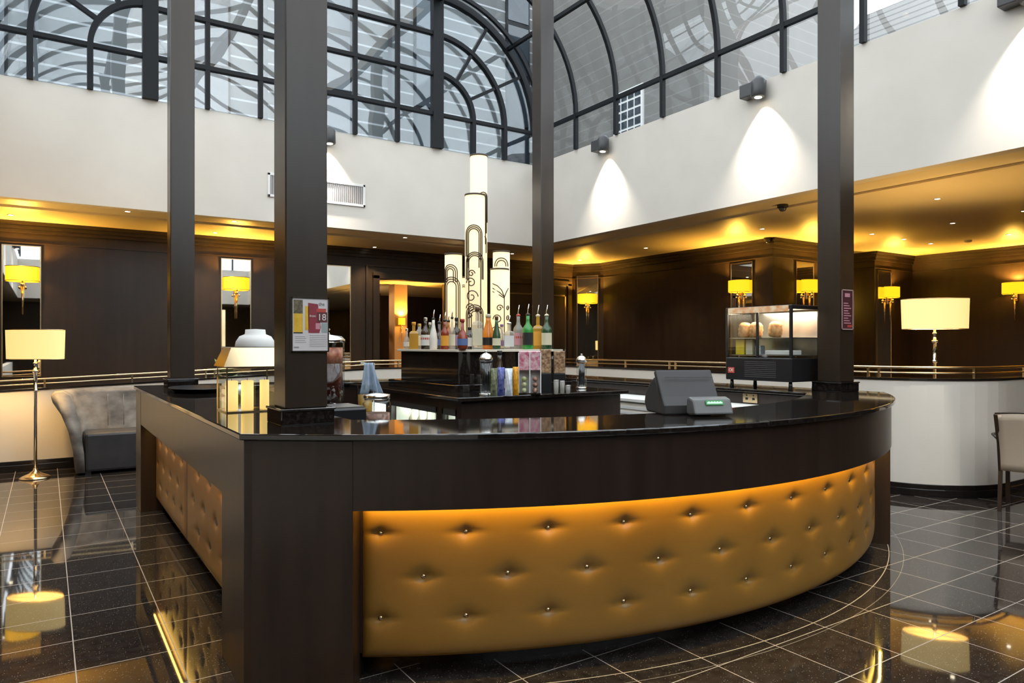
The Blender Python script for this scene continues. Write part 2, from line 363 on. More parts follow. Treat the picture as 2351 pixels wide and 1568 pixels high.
# ---- low partitions with brass handrail
def zt(x): return 1.056+.04*(min(x,4.2)+.45)       # height of the back rail, following the ramp
backp = [(x, 10.22, zt(x)) for x in (WX0, -2, 0, 2, 4.2, 5.5, 7.0)]
rp = [(7.08, 10.1), (7.08, 8), (7.08, 6), (7.08, 4.3)]
for k in range(0, 11):
    a = pi+ (pi/2)*k/10; rp.append((7.08+.85+.85*cos(a), 4.12+.85*sin(a)))
rp += [(8.6,3.27),(10,3.27),(12,3.27),(14.0,3.27)]
rightp = [(x, y, 1.256) for x, y in rp]
def ribbon(path, th, z0, z1f, b=None, smooth=False):
    b = b or MB(); n = len(path); vs = []
    for k in range(n):
        a = path[max(k-1,0)]; c2 = path[min(k+1,n-1)]; dx, dy = c2[0]-a[0], c2[1]-a[1]; l = math.hypot(dx,dy)
        nx, ny = -dy/l*th/2, dx/l*th/2; x, y = path[k][:2]; z1 = z1f(path[k]); zz = z0(path[k]) if callable(z0) else z0
        vs += [(x+nx,y+ny,zz),(x-nx,y-ny,zz),(x-nx,y-ny,z1),(x+nx,y+ny,z1)]
    fs = [(k*4+i, k*4+(i+1)%4, (k+1)*4+(i+1)%4, (k+1)*4+i) for k in range(n-1) for i in range(4)]
    fs += [(3,2,1,0), tuple((n-1)*4+i for i in range(4))]
    b.add(vs, fs, smooth); return b
leftp = [(-1.02, y, 1.05) for y in (10.0, 6, 2, -2, -5)]
for nm, pth in (('back', backp), ('right', rightp), ('left', leftp)):
    o = struct(ribbon(pth, .15, .12, lambda p: p[2]-.125).build('wall_partition_'+nm, M['partition']))
    o = struct(ribbon(pth, .20, 0, lambda p: .075).build('baseboard_'+nm, M['skirting'], bevel=.006))
    ribbon(pth, .175, .075, lambda p: .12).build('plinth_moulding', M['skirting'], o, bevel=.004)
def densify(path, step):
    out = []; acc = 0; nxt = step*.5
    for p, q in zip(path, path[1:]):
        l = math.dist(p[:2], q[:2])
        while nxt <= acc+l:
            f = (nxt-acc)/l; out.append(tuple(p[i]+(q[i]-p[i])*f for i in range(3))+(atan2(q[1]-p[1], q[0]-p[0]),)); nxt += step
        acc += l
    return out
def handrail(path, label, idx):
    t = empty('handrail', label, 'handrail', (path[0][0], path[0][1], path[0][2]-.12))
    inv = Matrix.Translation(-t.location)
    for dz, r in ((0,.013), (-.055,.010)):
        MB().tube([(p[0],p[1],p[2]+dz) for p in path], r, 8, M=inv).build('rail', M['brass'], t)
    ribbon(path, .17, lambda p: p[2]-.125, lambda p: p[2]-.105).build('capping', M['skirting'], t).matrix_parent_inverse = inv
    k = 0
    for x, y, z, a in densify(path, .93):
        for off in ((0,) if k % 3 else (-.055, .055)):
            px, py = x+cos(a)*off, y+sin(a)*off
            MB().box(px-.011, px+.011, py-.011, py+.011, z-.11, z+.006, M=inv).build('baluster', M['brass'], t)
        k += 1
    return t
handrail(backp, 'brass handrail rising along the low cream wall behind the armchair', 0)
handrail(rightp, 'brass handrail curving round the low cream wall on the right', 1)

# ================================================================= glazed roof
GC = 5.15; RR = 1.9; XL, XR = 1.11, 5.2
def arcpts(cx, cz, r, a0, a1, n=16, y=0): return [(cx+r*cos(a0+(a1-a0)*k/n), y, cz+r*sin(a0+(a1-a0)*k/n)) for k in range(n+1)]
def gable(y, name, m='glass'):
    p = [(XR+RR, y, FT)]+arcpts(XR, GC, RR, 0, pi/2, 16, y)+arcpts(XL, GC, RR, pi/2, pi, 16, y)+[(XL-RR, y, FT)]
    p.insert(18, (3.15, y, 8.0))
    w = struct(MB().add([(a,b-.006,c_) for a,b,c_ in p]+[(a,b+.006,c_) for a,b,c_ in p], [tuple(range(len(p))), tuple(range(2*len(p)-1, len(p)-1, -1))]).build(name, M[m]))
    bars = []
    for k in range(1, 6): bars.append(('mullion', [(XL+k*.6817, y, FT), (XL+k*.6817, y, 7.3)], .055))
    for x in (XL, XR): bars.append(('post', [(x, y, FT), (x, y, 7.1)], .18))
    for z in (GC, 5.78, 6.42, 7.06): bars.append(('transom', [(XL, y, z), (XR, y, z)], .055))
    bars.append(('transom', [(XR, y, GC), (XR+RR, y, GC)], .05)); bars.append(('transom', [(XL-RR, y, GC), (XL, y, GC)], .05))
    for r, th in ((.66,.065), (1.27,.065), (RR-.02,.10)):
        for cx, s in ((XR, 1), (XL, -1)):
            pts = [(cx+s*(q[0]-cx), q[1], q[2]) for q in arcpts(cx, GC, r, 0, pi/2, 14, y)]
            if r < 1.8: pts = [(cx+s*r, y, FT)]+pts
            bars.append(('arched_bar', pts, th))
    for a in (30, 60):
        for cx, s in ((XR, 1), (XL, -1)):
            bars.append(('radial_bar', [(cx+s*.66*cos(radians(a)), y, GC+.66*sin(radians(a))), (cx+s*1.88*cos(radians(a)), y, GC+1.88*sin(radians(a)))], .05))
    bars.append(('gable_bar', [(XL, y, 7.06), (3.15, y, 8.0), (XR, y, 7.06)], .08))
    dep = {'mullion':.084,'transom':.09,'post':.12,'radial_bar':.07,'arched_bar':.098,'bottom_rail':.105,'gable_bar':.1}
    for nm, pts, th in bars: MB().tube(pts, .05, sq=(th, dep[nm])).build(nm, M['frame'], w)
    return w
gable(Y1-.02, 'window_1'); gable(Y0+.02, 'window_2')
ribs = [8.94-.955*k for k in range(-1, 17)]
def vault(cx, s, name):
    n = 18; sec = [(cx+s*RR, FT)]+[(cx+s*RR*cos(pi/2*k/n), GC+RR*sin(pi/2*k/n)) for k in range(n+1)]
    vs = [(x, Y0, z) for x, z in sec]+[(x, Y1, z) for x, z in sec]; m = len(sec)
    g = MB().add(vs, [(i, i+1, m+i+1, m+i) for i in range(m-1)], True)
    w = struct(g.build(name, M['glass']))
    for y in ribs:
        MB().tube([(x-s*.02, y, z) for x, z in sec], .04, sq=(.06, .055)).build('arched_rib', M['frame'], w)
    for a in (0, 45, 90):
        MB().box(-.028,.028, Y0, Y1, -.028,.028, M=Matrix.Translation((cx+s*(RR-.02)*cos(radians(a)), 0, GC+(RR-.02)*sin(radians(a))))).build('purlin', M['frame'], w)
    return w
vault(XR, 1, 'window_3'); vault(XL, -1, 'window_4')
g = MB().add([(XL,Y0,7.05),(3.15,Y0,8.0),(XR,Y0,7.05),(XL,Y1,7.05),(3.15,Y1,8.0),(XR,Y1,7.05)], [(0,1,4,3),(1,2,5,4)])
w = struct(g.build('window_5', M['glass']))
for y in ribs: MB().tube([(XL,y,7.03),(3.15,y,7.98),(XR,y,7.03)], .04, sq=(.06,.09)).build('rafter', M['frame'], w)
for x, z in ((XL,7.03),(3.15,7.98),(XR,7.03)): MB().box(x-.06,x+.06,Y0,Y1,z-.08,z+.08).build('beam', M['frame'], w)

# ---- columns standing on the bar counter
CT = 1.10
def column(x, y, label, z0=CT, h=7.02):
    t = empty('column', label, 'column', (x, y, z0), 0, 'square columns carrying the glass roof')
    MB().box(-.1, .1, -.1, .1, .078, h-z0).build('shaft', M['column'], t, bevel=.006)
    s = MB(); s.box(-.126,.126,-.126,.126,.0,.072); s.box(-.132,.132,-.132,.132,.066,.078)
    s.build('plinth', M['counter'], t, bevel=.004); return t
column(1.03, 3.44, 'square dark bronze column with a drinks poster, nearest the camera')
column(5.43, 3.43, 'square dark bronze column beside the food display cabinet')
column(1.02, 7.02, 'square dark bronze column rising from the far left end of the bar')
column(5.31, 7.38, 'square dark bronze column behind the bottles on the island')

# ================================================================= bar
def ring(r0, r1, a0, a1, z0, z1, n=60):
    pts = [(BCX+r1*sin(a0+(a1-a0)*k/n), BCY-r1*cos(a0+(a1-a0)*k/n)) for k in range(n+1)]
    pts += [(BCX+r0*sin(a1-(a1-a0)*k/n), BCY-r0*cos(a1-(a1-a0)*k/n)) for k in range(n+1)]
    return pts, z0, z1
def ringmb(b, r0, r1, a0, a1, z0, z1, n=60):
    vs = []
    for k in range(n+1):
        a = a0+(a1-a0)*k/n; s_, c_ = sin(a), -cos(a)
        vs += [(BCX+r0*s_,BCY+r0*c_,z0),(BCX+r1*s_,BCY+r1*c_,z0),(BCX+r1*s_,BCY+r1*c_,z1),(BCX+r0*s_,BCY+r0*c_,z1)]
    fs = [(k*4+i, (k+1)*4+i, (k+1)*4+(i+1)%4, k*4+(i+1)%4) for k in range(n) for i in range(4)]+[(0,1,2,3), tuple(n*4+3-i for i in range(4))]
    b.add(vs, fs); return b
BX0, BX1, BY1 = .68, 5.62, 7.45
AM = math.asin((BX1-BCX)/BR); YF = BCY-BR*cos(AM)          # arc half angle, y of the front corners
bar = empty('bar_counter', 'large dark wood bar with a curved tan leather front standing in the glazed court', 'bar')
# front and side carcass
b = MB(); ringmb(b, 3.30, 3.68, -AM+.07, AM-.07, .12, 1.06); b.build('carcass', M['wood'], bar)
b = MB(); ringmb(b, 3.36, 3.52, -AM+.07, AM-.07, 0, .12); b.build('toe_board', M['skirting'], bar)
b = MB(); b.box(BX0+.14, BX0+.55, YF+.1, BY1-.05, .12, 1.06); b.build('carcass', M['wood'], bar)
b = MB(); b.box(BX0+.26, BX0+.5, YF+.1, BY1-.08, 0, .12); b.build('toe_board', M['skirting'], bar)
b = MB(); b.box(BX1-.55, BX1-.14, YF+.1, BY1-.05, .12, 1.06); b.build('carcass', M['wood'], bar)
b = MB(); b.box(BX1-.5, BX1-.26, YF+.1, BY1-.08, 0, .12); b.build('toe_board', M['skirting'], bar)
b = MB(); b.box(BX0+.55, BX1-.55, BY1-.5, BY1-.06, 0, 1.06); b.build('carcass', M['wood'], bar)
# fascia bands
BZ0 = .775
b = MB(); ringmb(b, 3.76, 3.815, -AM+.125, AM-.125, BZ0, 1.07); b.build('fascia_band', M['wood'], bar)
b = MB(); b.box(BX0+.02, BX0+.07, YF+.45, BY1-.4, BZ0, 1.07); b.build('fascia_band', M['wood'], bar)
b = MB(); b.box(BX1-.07, BX1-.02, YF+.45, BY1-.4, BZ0, 1.07); b.build('fascia_band', M['wood'], bar)
# corner posts
def arcp(r, a): return (BCX+r*sin(a), BCY-r*cos(a))
for s in (-1, 1):
    q = [arcp(3.818, s*(AM-a)) for a in (.012, .045, .085, .125)]
    x_out = BX0+.018 if s < 0 else BX1-.018
    pts = [(x_out, YF+.45), (x_out, q[0][1]+.012)]+q+[arcp(3.60, s*(AM-.125)), (BX0+.20 if s < 0 else BX1-.20, YF+.45)]
    if s > 0: pts = pts[::-1]
    MB().prism(pts, 0, 1.071).build('corner_post', M['wood'], bar, bevel=.003)
for x0, x1 in ((BX0+.018, BX0+.2), (BX1-.2, BX1-.018)):
    MB().box(x0, x1, BY1-.4, BY1-.02, 0, 1.071).build('corner_post', M['wood'], bar, bevel=.003)
MB().box(BX0+.2, BX1-.2, BY1-.07, BY1-.02, 0, 1.071).build('back_panel', M['wood'], bar)
# tufted leather panels
def tufted(P, s0, s1, z0, z1, btns, name, parent, step=.0125):
    ns = int((s1-s0)/step); nz = int((z1-z0)/step); vs = []
    for j in range(nz+1):
        z = z0+(z1-z0)*j/nz
        for i in range(ns+1):
            s = s0+(s1-s0)*i/ns
            e = min(s-s0, s1-s, (z-z0), .2)
            off = .035*(1-exp(-max(e,0)/.022))
            for bs, bz in btns:
                ds, dz = s-bs, z-bz
                if abs(ds) < .2 and abs(dz) < .14:
                    off -= .024*exp(-(abs(ds)/.042)**1.3-(abs(dz)/.027)**1.3)
                    off -= .0035*exp(-(ds/.07)**2-(dz/.009)**2)
            vs.append(P(s, off, z))
    fs = [(j*(ns+1)+i, j*(ns+1)+i+1, (j+1)*(ns+1)+i+1, (j+1)*(ns+1)+i) for j in range(nz) for i in range(ns)]
    o = MB().add(vs, fs, True).build(name, M['leather'], parent)
    for bs, bz in btns:
        p = Vector(P(bs, .0105, bz)); p2 = Vector(P(bs, .0205, bz)); d = (p2-p).normalized()
        Mx = Matrix.Translation(p) @ d.to_track_quat('Z', 'Y').to_matrix().to_4x4()
        MB().lathe([(.011,0),(.012,.004),(.009,.008),(.0005,.011)], n=10, M=Mx).build('button', M['button'], o)
    return o
R0 = 3.675; ST = radians(5.8)*R0; rows = (.648, .456, .277)
bt = []
for r_, z in enumerate(rows):
    k0, n_ = ((-5.5, 12) if r_ != 1 else (-5.0, 11))
    bt += [((k0+k)*ST+.03, z) for k in range(n_)]
def Pf(s, off, z): a = s/R0; r = R0+off; return (BCX+r*sin(a), BCY-r*cos(a), z)
pa = AM-.125
tufted(Pf, -pa*R0+.01, pa*R0-.01, .10, .80, bt, 'leather_panel', bar)
for side in (0, 1):
    for ya, yb in ((YF+.47, 5.36), (5.38, BY1-.42)):
        bt = []
        for r_, z in enumerate(rows):
            off = .19 if r_ != 1 else .375; y = ya+off
            while y < yb-.1: bt.append((y, z)); y += .375
        if side == 0: tufted(lambda s, o, z: (BX0+.165-o, -s, z), -yb, -ya, .10, .90, [(-y, z) for y, z in bt], 'leather_panel', bar, .016)
        else: tufted(lambda s, o, z: (BX1-.165+o, s, z), ya, yb, .10, .90, bt, 'leather_panel', bar, .025)
# hidden LED strips under the band
nst = 9
for k in range(nst):
    a = -pa+2*pa*(k+.5)/nst
    p = arcp(3.742, a); l = lamp('AREA', (p[0], p[1], .805), 1.15, (1,.64,.10), 2*pa*3.75/nst, sy=.012, name='led_strip')
    l.rotation_euler = Vector((sin(-a)*.55, cos(a)*.55, -1)).to_track_quat('-Z', 'X').to_euler(); l.rotation_euler = (radians(-14), 0, 0)
    l.rotation_euler = (Matrix.Rotation(a, 4, 'Z') @ Matrix.Rotation(radians(14), 4, 'X')).to_euler()
    l.parent = bar
for y in (4.4, 6.1):
    l = lamp('AREA', (BX0+.093, y, .87), 2.6, (1,.60,.12), 1.6, sy=.05, name='led_strip'); l.rotation_euler = (Matrix.Rotation(-pi/2,4,'Z') @ Matrix.Rotation(radians(14),4,'X')).to_euler(); l.parent = bar
    l = lamp('AREA', (BX1-.093, y, .87), 2.6, (1,.60,.12), 1.6, sy=.05, name='led_strip'); l.rotation_euler = (Matrix.Rotation(pi/2,4,'Z') @ Matrix.Rotation(radians(14),4,'X')).to_euler(); l.parent = bar
# the polished countertop: one C shaped slab (front arc, both sides, back)
n = 64
outer = [arcp(BR, -AM+2*AM*k/n) for k in range(n+1)]
def slab(z0, z1):
    b = MB(); ri = 3.24; ai = math.asin((BX1-.6-BCX)/ri)
    inner = [arcp(ri, -ai+2*ai*k/n) for k in range(n+1)]
    o2 = outer+[(BX1,BY1),(BX0,BY1)]; i2 = inner+[(BX1-.6,BY1-.55),(BX0+.6,BY1-.55)]; m = len(o2)
    vs = [(x,y,z0) for x,y in o2]+[(x,y,z1) for x,y in o2]+[(x,y,z0) for x,y in i2]+[(x,y,z1) for x,y in i2]
    fs = []
    for i in range(m):
        j = (i+1) % m
        fs += [(i,j,m+j,m+i), (2*m+j,2*m+i,3*m+i,3*m+j), (m+i,m+j,3*m+j,3*m+i), (j,i,2*m+i,2*m+j)]
    return b.add(vs, fs)
top = slab(1.072, CT).build('countertop', M['counter'], bevel=.005)
tag(top, 'polished black granite worktop running round the whole curved bar', 'countertop')

# ---- island back bar with bottle fridges
IX0, IX1, IY0, IY1 = 2.50, 4.02, 4.48, 6.55
isl = empty('island_cabinet', 'dark wood island cabinet with glass fronted bottle fridges in the middle of the bar', 'cabinet')
b = MB(); bays = [(4.58, 4.76), (4.86, 5.74), (5.82, 6.45)]
bays[0] = (4.55, 4.78)
d_ = .42
b.box(IX0+d_, IX1, IY0, IY1, .1, CT-.03); b.box(IX0, IX0+d_, IY0, bays[0][0], .1, CT-.03)
for q, r_ in zip(bays, bays[1:]): b.box(IX0, IX0+d_, q[1], r_[0], .1, CT-.03)
b.box(IX0, IX0+d_, bays[-1][1], IY1, .1, CT-.03) 
for q in bays: b.box(IX0, IX0+d_, q[0], q[1], 1.0, CT-.03); b.box(IX0, IX0+d_, q[0], q[1], .1, .2)
b.build('carcass', M['wood'], isl); MB().box(IX0+.06, IX1-.06, IY0+.06, IY1-.06, 0, .1).build('toe_board', M['skirting'], isl)
M['fridgein'] = mat('fridge_lining', (.55,.56,.52), .35, 0)
for ya, yb in bays:
    q = MB(); q.box(IX0+d_-.01, IX0+d_, ya, yb, .2, 1.0); q.box(IX0+.05, IX0+d_, ya, ya+.01, .2, 1.0); q.box(IX0+.05, IX0+d_, yb-.01, yb, .2, 1.0)
    q.box(IX0+.05, IX0+d_, ya, yb, .70, .712)
    q.build('fridge_lining', M['fridgein'], isl)
    dr = MB().box(IX0+.008, IX0+.016, ya+.02, yb-.02, .22, .98).build('fridge_door', M['clear'], isl)
    q = MB(); q.box(IX0, IX0+.02, ya, yb, .955, 1.0); q.box(IX0, IX0+.02, ya, yb, .2, .24); q.box(IX0,IX0+.02,ya,ya+.02,.2,1.0); q.box(IX0,IX0+.02,yb-.02,yb,.2,1.0)
    q.build('door_frame', M['darkgrey'], dr)
    l = lamp('AREA', (IX0+.22, (ya+yb)/2, .985), 7*(yb-ya), (.95,1,.9), yb-ya-.06, sy=.05, name='fridge_light'); l.rotation_euler = (0,0,pi/2); l.parent = isl
it = MB(); it.box(IX0-.05, IX1+.05, IY0-.05, IY1+.05, CT-.03, CT)
tag(it.build('island_worktop', M['counter'], bevel=.005), 'black polished worktop of the island behind the front counter', 'worktop')
TX0, TX1, TY0, TY1, TZ = 2.74, 3.80, 4.98, 6.14, 1.44
tr = empty('bottle_stand', 'black glossy stepped stand with a pale edged top carrying the spirit bottles', 'stand', (TX0, TY0, CT))
inv = Matrix.Translation((-TX0, -TY0, -CT))
MB().box(TX0+.03, TX1-.03, TY0+.03, TY1-.03, CT, TZ-.02, M=inv).build('body', M['counter'], tr)
MB().box(TX0-.06, TX1+.06, TY0-.06, TY1+.06, CT, CT+.06, M=inv).build('step', M['counter'], tr, bevel=.004)
M['edge'] = mat('pale_stone_edge', (.75,.68,.55), .15)
MB().box(TX0, TX1, TY0, TY1, TZ-.02, TZ, M=inv).build('top', M['edge'], tr, bevel=.003)
# ---- steel appliance between the island and the right counter
ap = empty('prep_counter', 'low cream louvred prep counter along the inside of the right hand bar', 'counter', (4.84, 5.05, 0))
MB().box(-.20,.20,-1.5,1.5,0.02,.94).build('body', M['partition'], ap, bevel=.006)
MB().box(-.22,.22,-1.53,1.53,.94,.97).build('top', M['white'], ap, bevel=.004)
b = MB()
for k in range(14): b.box(-.208,-.20,-1.45,1.45,.22+.05*k,.245+.05*k)
b.build('louvres', M['white'], ap)

# ================================================================= tower lamps
def cylscroll(b, r, arcs):
    """arcs: list of polylines in (angle-length s, z) laid on the cylinder facing the camera side"""
    for pl in arcs:
        b.tube([(r*sin(s/r), -r*cos(s/r), z) for s, z in pl], .0046, 5)
def arch(cx, zc, r, zb, n=12): return [(cx-r, zb)]+[(cx-r*cos(pi*k/n), zc+r*sin(pi*k/n)) for k in range(n+1)]+[(cx+r, zb)]
def spiral(cx, cz, r, turns=1.3, s=1, n=26, ph=0):
    r *= 1.25; turns = 1.3
    return [(cx+s*r*(1-.8*k/n)*cos(ph+2*pi*turns*k/n), cz+r*(1-.8*k/n)*sin(ph+2*pi*turns*k/n)) for k in range(n+1)]
M['iron'] = mat('dark_bronze_wire', (.05,.03,.015), .45)
def tower(u, vtop, y, r, label, arcs, rz=None):
    a, bb = tline(u); x = a/bb*y; Z = y/bb; zt_ = CZ+(HV-vtop)*Z/F; h = zt_-TZ
    t = empty('tower_lamp', label, 'lamp', (x, y, TZ), -atan2(x, y), 'glowing cylinder lamps on the island')
    MB().lathe([(r,.01),(r,h-.012)], n=36).build('lamp_shade', M['tower'], t)
    q = MB(); q.lathe([(r+.003,h-.014),(r+.003,h)], n=36); q.lathe([(r+.004,0),(r+.004,.014)], n=36); q.build('rim', M['iron'], t)
    if arcs:
        q = MB(); cylscroll(q, r+.003, arcs(h)); q.build('scrollwork', M['iron'], t)
    return t
tower(1099, 357, 5.62, .078, 'tallest glowing cylinder lamp, rising highest behind the others', lambda h: [arch(.05,h-.40,r_,h-.62-.1*k) for k, r_ in enumerate((.05,.034,.02))]+[arch(.05,h-.78,.03,h-.9)])
tower(1090, 447, 5.40, .086, 'wide glowing cylinder lamp with scroll pattern in front of the tallest one',
   lambda h: [arch(-.01,h-.36,r_,h-.55-.05*k) for k, r_ in enumerate((.08,.064,.048))]+[arch(.0,h-.60,r_,h-.75-.3*(k==2)) for k, r_ in enumerate((.085,.07,.055))]
   +[spiral(-.03,h-.70,.026), spiral(-.035,h-.78,.038,1.5,-1), spiral(-.03,h-.90,.048,1.5), spiral(-.04,h-1.0,.036,1.5,-1), spiral(-.05,h-1.07,.022)]
   +[arch(.0,.30,r_,.02) for r_ in (.085,.068,.05,.03)])
tower(1041, 583, 5.64, .078, 'glowing cylinder lamp with arch pattern, at the left of the cluster',
   lambda h: [arch(-.03,h-.17,r_,h-.26) for r_ in (.066,.048,.03)]+[arch(-.02,h-.30,r_,.01) for r_ in (.085,.066,.045)])
tower(1060, 636, 5.84, .062, 'short glowing cylinder lamp wedged behind the left and middle ones', lambda h: [arch(.02,h-.12,r_,.02) for r_ in (.04,.025)])
tower(1151, 577, 5.66, .080, 'glowing cylinder lamp with a half moon pattern, tallest at the right of the cluster', lambda h: [arch(0,h-.14,r_,h-.15) for r_ in (.068,.045)])
tower(1147, 617, 5.44, .083, 'front right glowing cylinder lamp with a palm tree pattern',
   lambda h: [[(.045,0.01),(.045,h-.26)], [(.045,h-.26),(.02,h-.20),(-.02,h-.16),(-.07,h-.14)], [(.045,h-.26),(.0,h-.22),(-.07,h-.18)], [(.045,h-.27),(.01,h-.25),(-.07,h-.21)],
   [(.045,h-.26),(.07,h-.21),(.10,h-.18)], spiral(.0,h-.36,.026), spiral(-.02,h-.46,.036,1.5,-1), arch(-.03,h-.58,.055,.02), spiral(.09,h-.36,.02), spiral(.09,h-.45,.022)])

# ================================================================= bottles
def glassy(name, col, alpha=.35, rough=.05):
    m = bpy.data.materials.new(name); m.use_nodes = True; N, L = nt(m); p = N['Principled BSDF']
    p.inputs['Base Color'].default_value = (*col,1); p.inputs['Roughness'].default_value = rough; p.inputs['Specular IOR Level'].default_value = .8
    t_ = N.new('ShaderNodeBsdfTransparent'); t_.inputs['Color'].default_value = (*[min(1, .25+c_*1.2) for c_ in col],1)
    mx = N.new('ShaderNodeMixShader'); mx.inputs[0].default_value = 1-alpha
    L.new(t_.outputs[0], mx.inputs[1]); L.new(p.outputs[0], mx.inputs[2]); L.new(mx.outputs[0], N['Material Output'].inputs['Surface']); return m
BC = {'clear': glassy('clear_bottle_glass',(.55,.53,.47),.6), 'amber': glassy('amber_bottle_glass',(.50,.17,.02),.3), 'gold': glassy('golden_bottle_glass',(.62,.36,.06),.35),
      'dark': glassy('dark_bottle_glass',(.035,.02,.012),.05), 'green': glassy('green_bottle_glass',(.05,.36,.07),.3), 'dgreen': glassy('dark_green_bottle_glass',(.03,.08,.03),.15),
      'white': mat('white_bottle', (.78,.74,.66),.3), 'red': glassy('red_bottle_glass',(.32,.05,.02),.25), 'orange': glassy('orange_bottle_glass',(.75,.25,.02),.3)}
LC = {'white': mat('white_label',(.72,.70,.66),.5), 'cream': mat('cream_label',(.66,.60,.42),.5), 'red': mat('red_label',(.45,.06,.04),.5), 'blue': mat('blue_label',(.10,.16,.34),.5),
      'black': mat('black_label',(.02,.02,.02),.4), 'orange': mat('orange_label',(.80,.36,.04),.5), 'purple': mat('purple_label',(.30,.20,.34),.5), 'gold': mat('gold_label',(.55,.40,.12),.35,.6), 'pink': mat('pink_label',(.55,.25,.30),.5),
      'yellow': mat('yellow_label',(.80,.62,.05),.5), 'silver': M['chrome'], 'brown': mat('brown_cap',(.12,.06,.03),.5)}
PROF = {  # radius, height fractions of body r / total h
 'tall':   [(.95,0),(1,.02),(1,.52),(.9,.60),(.42,.70),(.33,.80),(.33,.93)],
 'round':  [(.7,0),(.95,.06),(1,.25),(.95,.42),(.6,.55),(.32,.66),(.32,.93)],
 'square': [(1,0),(1.0,.02),(1.0,.58),(.85,.64),(.36,.68),(.34,.92)],
 'slope':  [(.85,0),(.95,.05),(1,.3),(.8,.5),(.5,.68),(.36,.80),(.34,.93)],
 'squat':  [(.95,0),(1,.04),(1,.62),(.6,.76),(.38,.80),(.38,.92)]}
def bottle(x, y, z, r, h, kind, col, lab, cap, label, cat='bottle', group='spirit bottles on the bottle stand', pour=False, lab2=None):
    t = empty('bottle', label, cat, (x, y, z), -atan2(x, y), group)
    n_ = 4 if kind == 'square' else 16
    hb = h*(.80 if pour else 1)
    prof = [(a*r*(1.22 if n_ == 4 else 1), b_*hb) for a, b_ in PROF[kind]]
    Mr = Matrix.Rotation(pi/4, 4, 'Z') if n_ == 4 else None
    MB().lathe(prof, n=n_, M=Mr, smooth=n_ > 4).build('glass', BC[col], t)
    z0, z1 = {'tall':(.12,.46),'round':(.14,.36),'square':(.10,.50),'slope':(.12,.34),'squat':(.14,.54)}[kind]
    if lab:
        if n_ == 4: q = MB(); rr = r*.862+.0015; q.box(-rr*.85, rr*.85, -rr-.001, -rr+.001, z0*hb, z1*hb)
        else:
            q = MB(); vs = []; k_ = 10; rr = r*1.012+.001
            for i in range(k_+1):
                a = -pi/2-1.15+2.3*i/k_; vs += [(rr*cos(a),rr*sin(a),z0*hb),(rr*cos(a),rr*sin(a),z1*hb)]
            q.add(vs, [(2*i,2*i+2,2*i+3,2*i+1) for i in range(k_)], True)
        q.build('label', LC[lab], t)
        if lab2:
            q = MB(); zz = (z0+(z1-z0)*.55)*hb; q.lathe([(r*1.02+.0012,zz),(r*1.02+.0012,zz+.018)], n=16, cap=False)
            q.build('neck_band', LC[lab2], t)
    top_ = prof[-1][1]; rn = .36*r+.002
    if pour:
        q = MB(); q.lathe([(rn*.9,top_),(rn,top_+.012),(rn*.55,top_+.02)], n=10); q.build('stopper', LC['black'] if cap == 'black' else LC[cap], t)
        MB().tube([(0,0,top_+.015),(0,0,top_+h*.09),(.002,0,top_+h*.14),(.009,0,h*1.0)], [.0055,.005,.0045,.003], 6).build('pourer', M['chrome'], t)
    else:
        MB().lathe([(rn,top_-.02*h),(rn,h),(rn*.9,h+.003)], n=12).build('cap', LC[cap], t)
    return t
# photo column, top row, base width in px, shape, glass, label, cap, pourer, words
BT = [
 (934,755,13,'round','clear','white','silver',0,'small clear bottle at the left end of the spirits row'),
 (950,740,19,'square','gold',None,'orange',0,'square golden bottle with orange stopper near the left end of the row'),
 (963,744,17,'squat','clear','cream','gold',0,'squat clear bottle with gold cap, third from the left of the row'),
 (977,730,17,'tall','dark','white','silver',0,'dark bottle with white label left of the tall white bottle'),
 (987,741,12,'tall','dgreen','cream','white',0,'slim dark green bottle half hidden left of the white bottle'),
 (995,711,15,'slope','white',None,'black',1,'tall tapering white bottle with steel pourer'),
 (1009,722,19,'round','dark','blue','black',1,'round dark bottle with blue label beside the white bottle'),
 (1021,716,15,'tall','red','orange','black',1,'red brown bottle with orange label in front of the left lamp'),
 (1030,718,13,'tall','amber','white','black',1,'amber bottle with long white label in front of the left lamp'),
 (1038,708,12,'tall','clear','cream','black',1,'tall pale bottle with cream label in front of the left lamp'),
 (1048,730,16,'tall','dark','purple','black',0,'dark bottle with purple and white label left of the middle lamp'),
 (1062,733,20,'round','red','blue','red',0,'red amber bottle with blue label under the middle lamp'),
 (1078,752,17,'squat','dark','white','black',0,'small squat dark bottle right of the red amber one'),
 (1096,706,23,'square','clear','cream','brown',0,'wide square bottle with cream label and long dark neck'),
 (1121,722,26,'slope','orange','black','cream',0,'large amber bottle with pale stopper in the middle of the row'),
 (1140,727,16,'slope','dgreen','cream','brown',0,'slim green bottle with cream shoulder label right of the amber one'),
 (1152,745,16,'round','clear','purple','purple',0,'small bottle with purple label left of the patterned clear bottle'),
 (1169,724,23,'square','clear','white','silver',1,'broad clear bottle with white patterned label'),
 (1190,700,19,'tall','clear','pink','red',1,'clear bottle with pink and white label and steel pourer'),
 (1212,698,20,'tall','green','black','black',1,'bright green bottle with black label and steel pourer'),
 (1235,700,21,'square','gold','orange','cream',1,'square whisky bottle with orange label and steel pourer'),
 (1255,700,20,'tall','dgreen','cream','cream',1,'dark green bottle with cream label at the right end of the row'),
]
bi = 0
